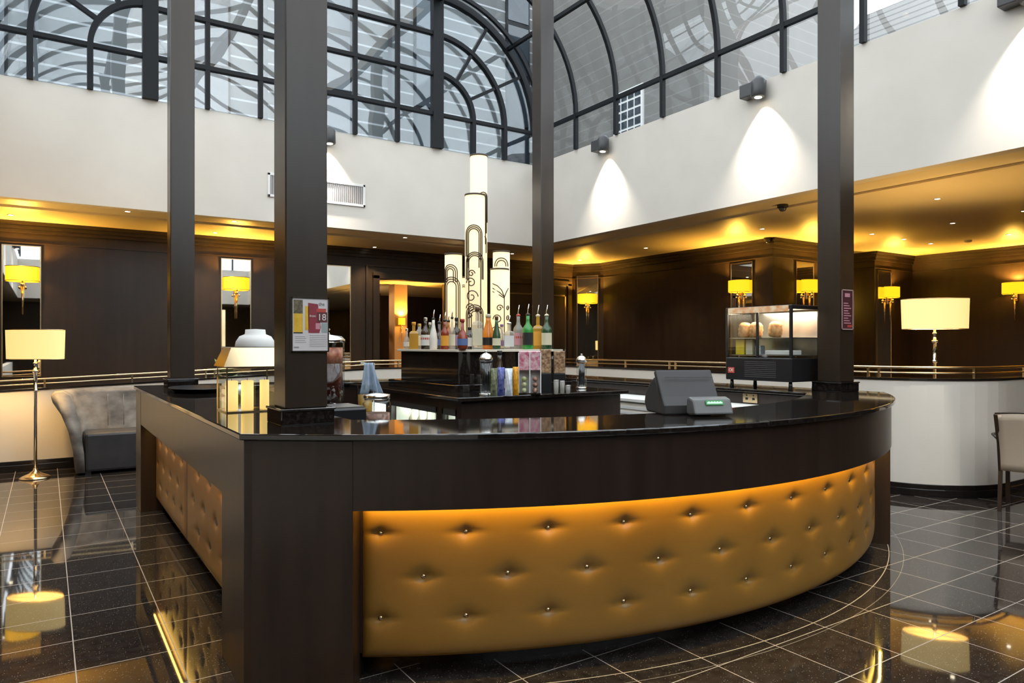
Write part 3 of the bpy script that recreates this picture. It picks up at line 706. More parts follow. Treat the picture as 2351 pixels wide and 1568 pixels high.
for u, vt, w_, k_, gc, lc, cp, po, wd in BT:
    a, bb = tline(u)
    bi += 1; w_ *= 1.25
    if u < 1066: x = 2.79+(.12 if bi % 2 and bi > 1 else 0); y = x*bb/a
    else: y = 5.05+(.13 if bi % 2 else 0); x = y*a/bb
    Z = y/bb; h = (CZ+(HV-vt)*Z/F)-TZ
    bottle(x, y, TZ, w_*Z/F/2, h, k_, gc, lc, cp, wd, pour=bool(po), lab2='red' if u in (977,1190) else None)

# bottles in the fridges
def small_bottle(x, y, z, col, lab, cap, label): return bottle(x, y, z, .029, .235, 'tall', col, lab, cap, label, group='bottles inside the island fridges')
fb = small_bottle(IX0+.16, 5.0, .712, 'clear', 'white', 'silver', 'clear bottle with white label inside the wide middle fridge of the island')
for k in range(1, 10):
    again(fb, (IX0+.14+.05*(k % 2), 5.0+.075*k, .712), -.45)
fb2 = small_bottle(IX0+.15, 4.63, .712, 'dark', 'silver', 'silver', 'dark bottle with silver label inside the narrow front fridge of the island')
again(fb2, (IX0+.15, 4.71, .712), -.45)
fb3 = small_bottle(IX0+.15, 5.95, .712, 'green', 'yellow', 'white', 'green bottle inside the fridge nearest the juice dispenser')
again(fb3, (IX0+.15, 6.05, .712), -.4); again(fb3, (IX0+.2, 6.15, .712), -.4)

nb = small_bottle(5.6, 14.9, .33+1.25, 'amber', 'cream', 'gold', 'amber bottle on the shelf in the room beyond the doorway'); nb['group'] = 'bottles on the shelf beyond the doorway'
for z in (1.25, 1.57):
    for k in range(6):
        if k or z > 1.3: again(nb, (5.6+.095*k, 14.9, .33+z), -.3)
# ================================================================= things on the island worktop
def at_top(u, v, z=CT): p = on_z(u, v, z); return p, p.x*sin(TH)+p.y*cos(TH)
def canister(u, v, vt, w_, label, inner):
    p, Z = at_top(u, v); h = (v-vt)*Z/F; r = w_*Z/F/2
    t = empty('straw_dispenser', label, 'dispenser', p, 0)
    MB().lathe([(r*.95,.012),(r*.95,h*.78)], n=20).build('glass_body', M['clear'], t)
    q = MB()
    for k in range(14):
        a = k*2.4; rr = r*.62*sqrt((k+.5)/14); q.tube([(rr*cos(a),rr*sin(a),.02),(rr*cos(a+.4),rr*sin(a+.4),h*.72)], .0045, 5)
    q.build('straws', LC[inner], t)
    MB().lathe([(r*1.05,0),(r*1.05,.014)], n=20).build('base', M['chrome'], t)
    MB().lathe([(r*1.05,h*.76),(r*1.05,h*.82),(r*.8,h*.90),(r*.35,h*.945),(r*.15,h*.95),(r*.15,h*.97),(r*.28,h*.985),(r*.05,h)], n=20).build('lid', M['chrome'], t)
    return t
canister(1116, 907, 805, 31, 'tall glass straw dispenser with chrome lid at the front edge of the island', 'black')
canister(1335, 892, 812, 24, 'tall dark straw dispenser with chrome lid at the right of the island', 'black')
p, Z = at_top(1147, 902)
bottle(p.x, p.y, CT, .05, .33, 'slope', 'dark', 'cream', 'black', 'dark bottle with cream label behind the blue crisp packets', group='things on the island worktop')
def packet(u, v, vt, w_, m, label, lean=.18, rz=0):
    p, Z = at_top(u, v); h = (v-vt)*Z/F; w2 = w_*Z/F/2; vs = []; n1, n2 = 8, 10
    for s in (1, -1):
        for j in range(n2+1):
            for i in range(n1+1):
                a, c_ = i/n1*2-1, j/n2*2-1; th = .015*(1-a*a)**.6*(1-c_*c_)**.5+.001; wob = .004*sin(9*a+5*c_)
                vs.append((a*w2*(1-.06*(1-c_*c_)), s*(th+wob*(th > .004)), (c_+1)/2*h))
    q = (n1+1)*(n2+1); fs = []
    for s_ in (0, 1):
        for j in range(n2):
            for i in range(n1):
                k = s_*q+j*(n1+1)+i; f = (k,k+1,k+n1+2,k+n1+1); fs.append(f if s_ else f[::-1])
    o = MB().add(vs, fs, True).build('crisp_packet', m)
    o.location = p; o.rotation_euler = (lean, 0, -TH+rz); tag(o, label, 'packet', 'packets on the island worktop'); return o
M['foilblue'] = noise_mat('blue_foil', (.03,.04,.28), (.25,.28,.55), (38,38,38), .3, 3, metal=.3)
M['foilwhite'] = noise_mat('pale_foil', (.45,.52,.62), (.8,.82,.85), (38,38,38), .28, 3, metal=.3)
M['foilorange'] = noise_mat('orange_foil', (.55,.20,.01), (.9,.45,.03), (38,38,38), .3, 3, metal=.2)
M['foilgreen'] = noise_mat('dark_green_foil', (.04,.05,.02), (.30,.32,.18), (38,38,38), .3, 3, metal=.2)
packet(1134, 909, 845, 16, M['foilgreen'], 'dark green crisp packet beside the glass straw dispenser', -.12)
packet(1150, 907, 843, 17, M['foilblue'], 'deep blue crisp packet leaning on the worktop', -.14)
packet(1168, 909, 845, 18, M['foilwhite'], 'pale blue and white crisp packet leaning right', -.16)
packet(1184, 907, 842, 14, M['foilorange'], 'orange crisp packet beside the sweet stand', -.10)
# acrylic sweet stand
p, Z = at_top(1216, 905); sw = 50*Z/F; sh = 100*Z/F
t = empty('sweet_stand', 'clear acrylic stand of pink wrapped sweets on the island worktop', 'stand', p, -TH)
MB().box(-sw/2, sw/2, -.05, .05, 0, .012).build('base', M['chrome'], t)
q = MB()
for x in (-sw/2, 0, sw/2): q.box(x-.004, x+.004, -.04, .04, 0, sh*.95)
q.box(-sw/2, sw/2, .038, .042, 0, sh); q.build('acrylic_frame', M['white'], t)
M['pinkwrap'] = noise_mat('pink_wrapped_sweets', (.50,.08,.16), (.75,.55,.55), (40,40,40), .35, 3)
M['mintwrap'] = noise_mat('green_wrapped_sweets', (.30,.36,.12), (.65,.62,.40), (40,40,40), .35, 3)
M['cocoawrap'] = noise_mat('brown_wrapped_sweets', (.08,.03,.02), (.55,.30,.22), (40,40,40), .35, 3)
MB().box(-sw/2, sw/2, -.035, .036, sh*.55, sh*.98).build('pink_pack', M['pinkwrap'], t, bevel=.004)
q = MB()
for k in range(3): q.ball((-sw/4, -.015, .03+.043*k), .021, 10)
q.build('sweets', M['mintwrap'], t); q = MB()
for k in range(3): q.ball((sw/4, -.015, .03+.043*k), .021, 10)
q.build('sweets', M['cocoawrap'], t)
M['nuts'] = noise_mat('mixed_nuts', (.18,.07,.03), (.72,.45,.26), (55,55,55), .45, 3)
def nutjar(u, v, vt, w_, label):
    p, Z = at_top(u, v); h = (v-vt)*Z/F; r = w_*Z/F/2
    t = empty('snack_jar', label, 'jar', p, -TH, 'snack jars on the island worktop')
    MB().box(-r, r, -r*.7, r*.7, 0, h*.42).build('stand', M['black'], t, bevel=.003)
    MB().box(-r*.94, r*.94, -r*.64, r*.64, h*.425, h*.96).build('snacks', M['nuts'], t, bevel=.008)
    MB().box(-r, r, -r*.7, r*.7, h*.42, h).build('glass', M['clear'], t)
nutjar(1252, 900, 798, 27, 'glass box of mixed nuts on a black stand beside the sweet stand')
nutjar(1284, 898, 802, 27, 'glass box of mixed nuts on a black stand, further right')
for k, (u, v, vt, lab) in enumerate(((1277,905,872,'first'),(1291,904,874,'second'),(1304,904,884,'third'))):
    p, Z = at_top(u, v); h = (v-vt)*Z/F
    t = empty('shot_glass', ['clear shot glass with steel rim, left of three on the island edge','clear shot glass with steel rim, middle of three on the island edge','shortest clear shot glass of three on the island edge'][k], 'glass', p, 0, 'shot glasses on the island worktop')
    MB().lathe([(.014,0),(.017,.01),(.021,h)], n=14).build('bowl', BC['clear'], t); MB().lathe([(.0215,h-.006),(.0215,h)], n=14).build('rim', M['chrome'], t)

# ================================================================= things left of the nearest column
p = Vector((1.58, 4.1, 0))
t = empty('juice_dispenser', 'tall drinks dispenser of dark juice with a steel lid behind the nearest column', 'dispenser', (1.47, 4.38, 0))
t.location.z = .96
MB().box(-.14,.14,-.14,.14,0,.11).build('base', M['black'], t, bevel=.01)
M['juice'] = glassy('dark_cherry_juice', (.05,.012,.008), .04)
M['pulp'] = noise_mat('red_fruit_pulp', (.35,.06,.03), (.75,.35,.22), (30,30,30), .4, 4)
MB().lathe([(.105,.13),(.105,.40)], n=28).build('juice', M['juice'], t)
MB().lathe([(.105,.401),(.105,.50)], n=28).build('fruit_layer', M['pulp'], t)
MB().lathe([(.115,.11),(.115,.535)], n=28, cap=False).build('glass_tank', M['clear'], t)
MB().lathe([(.12,.53),(.12,.55),(.10,.57),(.03,.58),(.02,.60),(.03,.615),(.01,.625)], n=28).build('lid', M['chrome'], t)
MB().tube([(.0,-.12,.15),(.0,-.17,.15),(.0,-.18,.11)], .012, 8).build('tap', M['chrome'], t)
iw = MB(); iw.box(1.28, 1.75, 3.75, 6.4, .90, .96); iw.box(1.3, 1.72, 3.8, 6.35, 0, .90)
tag(iw.build('inner_work_counter', M['steel']), 'low steel work counter behind the left side of the bar', 'work counter')
t = empty('glass_jar', 'round glass storage jar beside the foot of the juice dispenser', 'jar', (1.655, 4.0, .96))
MB().lathe([(.07,0),(.085,.02),(.085,.17),(.07,.19)], n=22).build('glass', M['clear'], t); MB().lathe([(.075,.19),(.08,.2),(.08,.22),(.01,.23)], n=22).build('lid', M['chrome'], t)
MB().lathe([(.06,.01),(.078,.03),(.078,.11)], n=18).build('contents', M['cocoawrap'], t)
t = empty('tumbler', 'glass of amber iced drink below the blue cloth', 'glass', (1.70, 4.30, 0)); t.location.z = .96
MB().lathe([(.04,0),(.05,.26)], n=18, cap=False).build('glass', M['clear'], t); MB().lathe([(.038,.01),(.046,.2)], n=18).build('drink', BC['gold'], t)
# blue cloth draped on a rack bar
cl = MB(); vs = []; n1, n2 = 10, 12
for j in range(n2+1):
    for i in range(n1+1):
        a = i/n1-.5; c_ = j/n2; vs.append((a*(.06+.10*c_)+.02*c_, .018*sin(a*16+2*c_)*(.3+c_), -c_*.20+.015*cos(a*9)*c_))
cl.add(vs, [(j*(n1+1)+i, j*(n1+1)+i+1, (j+1)*(n1+1)+i+1, (j+1)*(n1+1)+i) for j in range(n2) for i in range(n1)], True)
M['cloth'] = noise_mat('pale_blue_cloth', (.22,.30,.40), (.42,.50,.60), (12,12,12), .9, 3)
o = cl.build('bar_cloth', M['cloth']); p = on_y(846, 833, 4.42); o.location = p; tag(o, 'pale blue cloth hanging beside the juice dispenser', 'cloth')
sm = o.modifiers.new('thick', 'SOLIDIFY'); sm.thickness = .004
t = empty('cloth_rail', 'steel rail stand holding the blue cloth', 'rail', (p.x, p.y, .96), 0)
MB().tube([(.05,0.03,0),(.05,.03,p.z-.96-.004),(-.05,.012,p.z-.96-.004)], .006, 8).build('rail', M['chrome'], t)
MB().lathe([(.05,0),(.05,.008)], c=(.05,.03,0), n=16).build('base', M['chrome'], t)
# leafy plant on the back counter
def leafy(loc, label, n_=26, size=.14, pot=True, col='leaf', ph=.12):
    t = empty('potted_plant', label, 'plant', loc)
    MB().lathe([(.05,0),(.07,ph),(.075,ph)], n=18).build('pot', M['white'], t)
    q = MB()
    for k in range(n_):
        a = random.uniform(0, 2*pi); el = random.uniform(.25, 1.3); L_ = size*random.uniform(.7, 1.35); w_ = L_*.17
        pts = []; 
        for j in range(6):
            s = j/5; d = s*L_; rad = d*cos(el)+.1*L_*s*s; zz = ph+d*sin(el)-.55*L_*s*s*cos(el)
            pts.append((rad, zz, w_*sin(pi*min(1, .08+s*.92))))
        vs = []
        for rad, zz, ww in pts:
            vs += [(rad*cos(a)-ww*sin(a), rad*sin(a)+ww*cos(a), zz+.12*ww), (rad*cos(a), rad*sin(a), zz-.1*ww), (rad*cos(a)+ww*sin(a), rad*sin(a)-ww*cos(a), zz+.12*ww)]
        q.add(vs, [(j*3+i, j*3+i+1, j*3+i+4, j*3+i+3) for j in range(5) for i in range(2)], True)
    q.build('foliage', M['leaf'], t); return t
M['leaf'] = noise_mat('grey_green_leaf', (.05,.10,.05), (.30,.38,.26), (9,9,9), .4, 3)
leafy((1.55, 4.85, .96), 'grey green leafy plant behind the juice dispenser', 24, .17, ph=.36)
bpl = on_y(535, 800, 11.2)
leafy((bpl.x-.02, 11.6, RF), 'bushy white flowering plant before the second wall mirror', 60, .34, ph=.62)
# espresso machine like black box behind the column
t = empty('coffee_grinder', 'black countertop machine behind the nearest column', 'machine', (1.42, 3.96, .96))
MB().box(-.13,.10,-.14,.14,0,.16).build('body', M['black'], t, bevel=.01); MB().box(-.12,.09,-.13,.13,.16,.168).build('tray', M['steel'], t)

# glass topped caddy and dome left of the column
cp0 = Vector((.97, 4.25, CT))
t = empty('display_case', 'chrome framed glass case with sloping lid on the left counter', 'case', cp0, 0)
w_, d2, hh = .28, .26, .25
q = MB(); e = .007
for x in (-w_/2, w_/2):
    for y in (-d2/2, d2/2): q.box(x-e/2,x+e/2,y-e/2,y+e/2,0,hh)
for z in (e/2, hh):
    for y in (-d2/2, d2/2): q.box(-w_/2,w_/2,y-e/2,y+e/2,z-e/2,z+e/2)
    for x in (-w_/2, w_/2): q.box(x-e/2,x+e/2,-d2/2,d2/2,z-e/2,z+e/2)
q.build('frame', M['brass'], t)
MB().box(-w_/2+.004,w_/2-.004,-d2/2+.004,d2/2-.004,.004,hh-.004).build('glass_box', M['clear'], t)
q = MB().add([(-w_/2-.02,-d2/2-.02,hh+.005),(w_/2+.02,-d2/2-.02,hh+.005),(w_/2+.02,-.09,hh+.11),(-w_/2+.03,-.09,hh+.11),(w_/2+.02,d2/2,hh+.11),(-w_/2+.03,d2/2,hh+.11),(w_/2+.02,d2/2,hh+.005),(-w_/2-.02,d2/2,hh+.005)],
   [(0,1,2,3),(3,2,4,5),(1,6,4,2),(0,3,5,7),(5,4,6,7),(0,7,6,1)]); q.build('sloping_lid', M['brass'], t)
M['candle'] = mat('cream_wax', (.85,.70,.38), .5, emis=(1,.66,.2), es=.55)  # yellow glow is put into the colour of these made-up pillars
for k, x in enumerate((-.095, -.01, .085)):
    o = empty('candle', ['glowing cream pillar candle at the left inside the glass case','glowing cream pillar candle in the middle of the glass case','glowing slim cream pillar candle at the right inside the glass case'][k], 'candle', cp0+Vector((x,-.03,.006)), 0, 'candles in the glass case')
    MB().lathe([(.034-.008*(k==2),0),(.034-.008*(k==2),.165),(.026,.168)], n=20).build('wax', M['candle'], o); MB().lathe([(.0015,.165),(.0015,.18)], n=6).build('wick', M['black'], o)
t = empty('serving_dome', 'white serving dome on top of the glass case beside the column', 'dome', cp0+Vector((.05,.035,.36)))
MB().lathe([(.112,0),(.112,.008),(.107,.035),(.088,.065),(.058,.078),(.055,.105),(.001,.108)], n=28).build('cover', M['white'], t)
# dark tray and napkin on far left counter
t = empty('serving_tray', 'black oval serving tray on the far end of the left counter', 'tray', (1.02, 6.2, CT))
MB().lathe([(.16,0),(.20,.03),(.21,.034),(.205,.038),(.155,.01),(.001,.01)], n=32, sy=1.6).build('tray', M['black'], t)
o = MB().tube([(0,0,.01),(.03,.02,.05),(.05,.05,.02),(.07,.03,.06)], [.03,.035,.03,.01], 8).build('napkin', M['foilwhite'], None); o.location = (1.1, 5.15, CT+.02); tag(o, 'crumpled pale napkin left of the glass case', 'napkin')

# ================================================================= till on front counter
t = empty('till_terminal', 'grey point of sale terminal with green customer display on the curved counter', 'till', (2.92, 2.715, CT), -TH+.20)
M['tillgrey'] = mat('mid_grey_plastic', (.035,.033,.032), .6); M['tillpale'] = mat('pale_grey_plastic', (.11,.11,.105), .4)
def hull(pts2, x0, x1): # profile in (y,z) extruded along x
    q = MB(); n_ = len(pts2); q.add([(x0,y,z) for y,z in pts2]+[(x1,y,z) for y,z in pts2], [tuple(range(n_)), tuple(range(2*n_-1,n_-1,-1))]+[(i,n_+i,n_+(i+1)%n_,(i+1)%n_) for i in range(n_)]); return q
hull([(-.05,0),(.20,0),(.235,.05),(.22,.10),(.16,.16),(.09,.20),(-.0,.12),(-.05,.05)], -.155, .12).build('base', M['tillgrey'], t, bevel=.01)
hull([(-.03,.075),(.0,.06),(.10,.225),(.07,.238)], -.155, .175).build('screen', M['tillgrey'], t, bevel=.008)
MB().box(-.12,.16,-.034,-.030,.05,.055, M=Matrix.Translation((0,.055,.145))).build('screen_trim', M['tillpale'], t)
hull([(-.19,.012),(-.12,.004),(-.08,.01),(-.085,.095),(-.11,.10),(-.155,.09)], -.045, .175).build('customer_display', M['tillpale'], t, bevel=.010)
M['lcd'] = mat('dark_green_display', (.005,.04,.012), .2, emis=(.02,.25,.06), es=.35); M['lcdtext'] = mat('green_display_text', (.2,.9,.3), .4, emis=(.35,1,.4), es=1.1)
Md = Matrix.Translation((.075,-.1745,.055)) @ Matrix.Rotation(radians(-24.2),4,'X')
for z in (.0,):
    MB().box(-.05,.05,-.004,.0,z+.006,z+.032, M=Md).build('display_window', M['lcd'], t)
    q = MB()
    for k in range(16): q.box(-.043+k*.0054,-.0392+k*.0054,-.0048,-.004,z+.013,z+.013+(.011 if k % 3 else .007), M=Md)
    q.build('display_digits', M['lcdtext'], t)
MB().tube([(.04,.04,.01),(.04,.04,.05)], .03, 10).build('stand', M['darkgrey'], t)

# ================================================================= food display cabinet
t = empty('display_fridge', 'black glass sided chiller cabinet with illuminated shelves beside the right column', 'fridge', (5.24, 4.22, CT), -.55)
t.location = (5.31, 3.955, CT); fw, fd, fh = .68, .40, .71; t.rotation_euler.z = -pi/2
MB().box(-fw/2,fw/2,-fd/2,fd/2,.07,.27).build('base_unit', M['black'], t, bevel=.01)
for x in (-fw/2+.04, fw/2-.04):
    for y in (-fd/2+.04, fd/2-.04): MB().lathe([(.018,0),(.014,.07)], c=(x,y,0), n=12).build('foot', M['black'], t)
for x in (-fw/2+.012, fw/2-.012):
    for y in (-fd/2+.008, fd/2-.008): MB().box(x-.012,x+.012,y-.008,y+.008,.27,fh-.03).build('frame_post', M['black'], t)
MB().box(-.012,.012,-fd/2,-fd/2+.012,.27,fh-.03).build('frame_post', M['black'], t)
MB().box(-fw/2,fw/2,-fd/2,fd/2,fh-.035,fh).build('top', M['black'], t, bevel=.006)
MB().box(-fw/2+.004,fw/2-.004,-fd/2+.004,fd/2-.004,.272,fh-.037).build('glass_panes', M['clear'], t)
q = MB(); 
for k in range(2): q.box(-fw/2+.02,fw/2-.02,-fd/2+.03,fd/2-.02,.285+.15*k,.291+.15*k)
q.build('shelves', M['steel'], t)
MB().box(-fw/2+.02,fw/2-.02,fd/2-.022,fd/2-.012,.28,fh-.04).build('back_lining', M['steel'], t)
q = MB()
for k in range(9): q.box(-.13,.19,-fd/2-.003,-fd/2,.10+.016*k,.108+.016*k)
q.build('grille', M['darkgrey'], t)
MB().box(-fw/2+.03,-fw/2+.10,-fd/2-.003,-fd/2+.001,.13,.18).build('badge', LC['red'], t)
text_mesh('OE', .038, 'badge_lettering', LC['white'], t, Matrix.Translation((-fw/2+.065,-fd/2-.0035,.155)) @ Matrix.Rotation(pi/2,4,'X'))
l = lamp('AREA', (0,0,fh-.045), 4.5, (1,.86,.66), .5, sy=.3, name='cabinet_light'); l.parent = t
# header decoration with pictures
M['header'] = noise_mat('orange_picture_strip', (.75,.30,.10), (.9,.75,.5), (18,18,18), .4, 3)
MB().box(-fw/2+.03,fw/2-.03,-fd/2-.002,-fd/2+.001,fh-.055,fh-.004).build('picture_strip', M['header'], t)
Mw = Matrix.Translation(t.location) @ Matrix.Rotation(t.rotation_euler.z, 4, 'Z')
def in_case(x, y, z): return Mw @ Vector((x, y, z))
M['pastry'] = noise_mat('golden_pastry', (.36,.13,.035), (.72,.42,.17), (30,30,30), .6, 4, .3)
M['yellowbox'] = mat('yellow_carton', (.85,.62,.03), .4, emis=None)
for k, x in enumerate((-.24, -.12, .08)):
    o = MB().lathe([(.03,-.05),(.058,-.045),(.066,-.02),(.062,.0),(.068,.02),(.06,.045),(.062,.06),(.04,.082),(.012,.088)], n=18, sy=.7).build('pastry', M['pastry']); o.location = in_case(x, -.06, .493); o.rotation_euler = (0,.1,t.rotation_euler.z)
    tag(o, ['golden pastry at the left of the upper shelf of the chiller cabinet','golden pastry in the middle of the upper chiller shelf','golden pastry at the right of the upper chiller shelf'][k], 'pastry', 'pastries in the chiller')
for k, (x, m_, w2, lb) in enumerate(((-.255,M['yellowbox'],.046,'yellow juice carton on the lower shelf of the chiller cabinet'),(-.155,LC['cream'],.036,'cream juice carton beside the yellow one in the chiller'),(-.06,M['foilwhite'],.028,'pale blue carton beside the centre bar of the chiller'))):
    o = MB().box(-w2,w2,-.03,.03,0,.135 if k < 2 else .08); o = o.build('juice_carton', m_, bevel=.004); o.location = in_case(x,-.08,.292); o.rotation_euler = (0,0,t.rotation_euler.z); tag(o, lb, 'carton')
o = MB().box(-.13,.13,-.07,.07,0,.04).build('food_tray', LC['white'], bevel=.006); o.location = in_case(.17,-.08,.292); o.rotation_euler = (0,0,t.rotation_euler.z); tag(o, 'flat white food tray at the right of the lower chiller shelf', 'tray')

# socket plate on the inner counter side
sp_ = on_x(1722, 912, BX1-.585) 
t = empty('socket_outlet', 'brass double power socket under the food chiller', 'socket', (BX1-.552, 3.99, 1.02))
MB().box(-.006,0,-.075,.075,-.04,.04).build('plate', M['brass'], t, bevel=.002)
q = MB()
for y in (-.035,.035): q.box(-.008,-.006,y-.012,y+.012,-.015,.005); q.box(-.008,-.006,y-.006,y+.006,.018,.03)
q.build('sockets', M['black'], t)

# ================================================================= posters
Mface = Matrix.Rotation(pi/2, 4, 'X')
t = empty('drinks_poster', 'framed white poster with a red pint and 18 on the nearest column', 'poster', (.955, 3.3385, 1.441))
pw, ph_ = .180, .258
MB().box(0,pw,-.004,0,-.0,ph_).build('sheet', M['paper'], t)
q = MB(); e = .006; 
q.box(0,pw,-.007,-.003,0,e); q.box(0,pw,-.007,-.003,ph_-e,ph_); q.box(0,e,-.007,-.003,0,ph_); q.box(pw-e,pw,-.007,-.003,0,ph_); q.build('poster_frame', M['chrome'], t)
def rect(x0,x1,z0,z1,m_,nm='print',y=-.0046): return MB().box(pw*x0,pw*x1,y-.0002,-.004,ph_*z0,ph_*z1).build(nm, m_, t)
M['pint'] = mat('printed_red_pint', (.26,.035,.05), .4); M['print_y'] = noise_mat('printed_yellow_glass', (.62,.33,.02), (.75,.5,.05), (30,30,30), .4)
M['print_d'] = noise_mat('printed_dark_hops', (.03,.03,.02), (.2,.16,.09), (80,80,80), .4); M['print_g'] = mat('printed_grey_text', (.30,.27,.28), .5)
rect(.06,.30,.36,.70,M['print_y']); rect(.06,.30,.70,.95,M['print_d']); rect(.06,.30,.34,.36,LC['black'])
rect(.36,.46,.40,.84,M['print_y']); q = MB().prism([(pw*.45,ph_*.35),(pw*.74,ph_*.35),(pw*.78,ph_*.45),(pw*.70,ph_*.88),(pw*.44,ph_*.90)], .004, .0048, M=Matrix.Rotation(pi/2,4,'X')); q.build('printed_pint', M['pint'], t)
rect(.68,.95,.545,.735,mat('printed_maroon',(.12,.03,.03),.4),'print',-.005); rect(.66,.92,.735,.80,LC['red'],'print',-.005); rect(.64,.76,.42,.53,LC['pink'],'print',-.005); rect(.80,.95,.36,.53,mat('printed_grey_green',(.30,.36,.34),.5),'print',-.005)
text_mesh('18', .044, 'poster_lettering', LC['white'], t, Matrix.Translation((pw*.805,-.0056,ph_*.635)) @ Mface)
text_mesh('the', .022, 'poster_lettering', M['print_g'], t, Matrix.Translation((pw*.80,-.0052,ph_*.885)) @ Mface)
text_mesh('from', .015, 'poster_lettering', LC['white'], t, Matrix.Translation((pw*.56,-.0056,ph_*.66)) @ Mface)
q = MB()
for k in range(7):
    q.box(pw*.48,pw*.92,-.0045,-.004,ph_*(.30-.034*k),ph_*(.308-.034*k))
    if k < 4: q.box(pw*.10,pw*(.36+.03*(k%2)),-.0045,-.004,ph_*(.275-.034*k),ph_*(.283-.034*k))
q.box(pw*.07,pw*.20,-.0045,-.004,ph_*.07,ph_*.10); q.build('printed_lines', M['print_g'], t)
t = empty('menu_poster', 'narrow framed maroon menu poster on the right column', 'poster', (5.345, 3.3285, 1.60))
MB().box(0,.16,-.004,0,0,.325).build('sheet', mat('maroon_menu_sheet', (.075,.022,.028), .4), t)
q = MB(); e = .008
q.box(0,.16,-.007,-.003,0,e); q.box(0,.16,-.007,-.003,.325-e,.325); q.box(0,e,-.007,-.003,0,.325); q.box(.16-e,.16,-.007,-.003,0,.325); q.build('poster_frame', mat('dusty_pink_frame', (.45,.30,.28), .4), t)
q = MB()
for k in range(9): q.box(.03,.13-.02*(k%3),-.0048,-.004,.05+.02*k,.058+.02*k)
q.box(.045,.115,-.0048,-.004,.265,.295); q.build('printed_lines', LC['pink'], t)
MB().box(.08,.145,-.0048,-.004,.02,.04).build('printed_bar', LC['red'], t)

# ================================================================= seating
# curved tub settee
t = empty('tub_settee', 'low tub settee in crushed grey velvet with charcoal leather seat against the cream wall', 'settee', (1.0, 9.75, 0))
path = []; hw, dpt, rc = .72, .36, .30
def upath():
    P = [(-hw, -dpt), (-hw, -dpt*.3), (-hw, .0)]
    for k in range(1, 8): a = pi-(pi/2)*k/8; P.append((-hw+rc+rc*cos(a), .0+rc*sin(a)*.85))
    for k in range(9): P.append((-hw+rc+(2*hw-2*rc)*k/8, rc*.85))
    for k in range(1, 8): a = pi/2-(pi/2)*k/8; P.append((hw-rc+rc*cos(a), .0+rc*sin(a)*.85))
    return P+[(hw, 0), (hw, -dpt*.3), (hw, -dpt)]
P = upath(); NP = len(P); prof = [(.0,.03),(.02,.25),(.07,.50),(.14,.70),(.22,.84),(.235,.90),(.20,.945),(.12,.955),(.05,.90),(.0,.74),(-.05,.55),(-.06,.40),(-.08,.25),(-.09,.03)]
vs = []
for k, (x, y) in enumerate(P):
    a = P[max(k-1,0)]; c_ = P[min(k+1,NP-1)]; dx, dy = c_[0]-a[0], c_[1]-a[1]; l = math.hypot(dx,dy); nx, ny = -dy/l, dx/l
    for o_, z in prof:
        fl = abs(nx)*.95+.05 if o_ > 0 else 1
        vs.append((x+nx*o_*fl, y+ny*o_*fl, z))
m_ = len(prof)
q = MB().add(vs, [(k*m_+i, k*m_+(i+1)%m_, (k+1)*m_+(i+1)%m_, (k+1)*m_+i) for k in range(NP-1) for i in range(m_)]+[tuple(range(m_-1,-1,-1)), tuple((NP-1)*m_+i for i in range(m_))], True)
q.build('back_and_arms', M['velvet'], t)
MB().box(-hw+.09, hw-.09, -dpt+.02, .17, .03, .47).build('seat', M['seatlea'], t, bevel=.03)
for x in (-.6,.6):
    for y in (-.3,.12): MB().box(x-.03,x+.03,y-.03,y+.03,0,.04).build('leg', M['black'], t)
q = MB()
for k in range(7): 
    x = -hw+.35+k*.17; q.tube([(x, .17, .5),(x,.185,.7),(x,.235,.88)], .004, 5)
q.build('seam', M['velvet'], t)
# dining chair at the right edge
t = empty('dining_chair', 'cream upholstered dining armchair with dark frame at the right edge', 'chair', (7.39, 2.77, 0), radians(14))
# local +x is the way the chair faces
def cbox(name, x0,x1,y0,y1,z0,z1,m_,bev=.004): return MB().box(x0,x1,y0,y1,z0,z1).build(name, m_, t, bevel=bev)
for y in (.21, -.21):
    MB().tube([(-.25,y,0),(-.20,y,.35),(-.215,y*1.04,.60),(-.27,y*1.12,.86)], .016, sq=(.03,.03)).build('rear_leg', M['wood'], t)
    MB().tube([(.20,y,0),(.19,y,.40)], .016, sq=(.032,.032)).build('front_leg', M['wood'], t)
    MB().tube([(-.23,y*1.07,.64),(-.1,y*1.35,.665),(.12,y*1.32,.66),(.17,y*1.2,.64),(.17,y*1.02,.40)], .013, 8).build('armrest', M['black'], t)
cbox('seat', -.20,.23,-.22,.22,.36,.47,M['cream'],.02)
vs = []; n1, n2 = 8, 8
for s in (0, 1):
    for j in range(n2+1):
        for i in range(n1+1):
            c_ = j/n2; y = (i/n1*2-1)*(.205+.035*c_*c_); z = .36+.5*c_+.018*(1-(i/n1*2-1)**2)*c_; x = -.225-.055*c_**2+.035*(1-(i/n1*2-1)**2)*-.6+(.05 if s else 0)
            vs.append((x, y, z))
q_ = (n1+1)*(n2+1); fs = []
for s in (0,1):
    for j in range(n2):
        for i in range(n1):
            k = s*q_+j*(n1+1)+i; f = (k,k+1,k+n1+2,k+n1+1); fs.append(f[::-1] if s == 0 else f)
for i in range(n1): fs += [(i, i+1, q_+i+1, q_+i), (n2*(n1+1)+i, q_+n2*(n1+1)+i, q_+n2*(n1+1)+i+1, n2*(n1+1)+i+1)]
for j in range(n2): fs += [(j*(n1+1), q_+j*(n1+1), q_+(j+1)*(n1+1), (j+1)*(n1+1)), (j*(n1+1)+n1, (j+1)*(n1+1)+n1, q_+(j+1)*(n1+1)+n1, q_+j*(n1+1)+n1)]
MB().add(vs, fs, True).build('backrest', M['cream'], t)
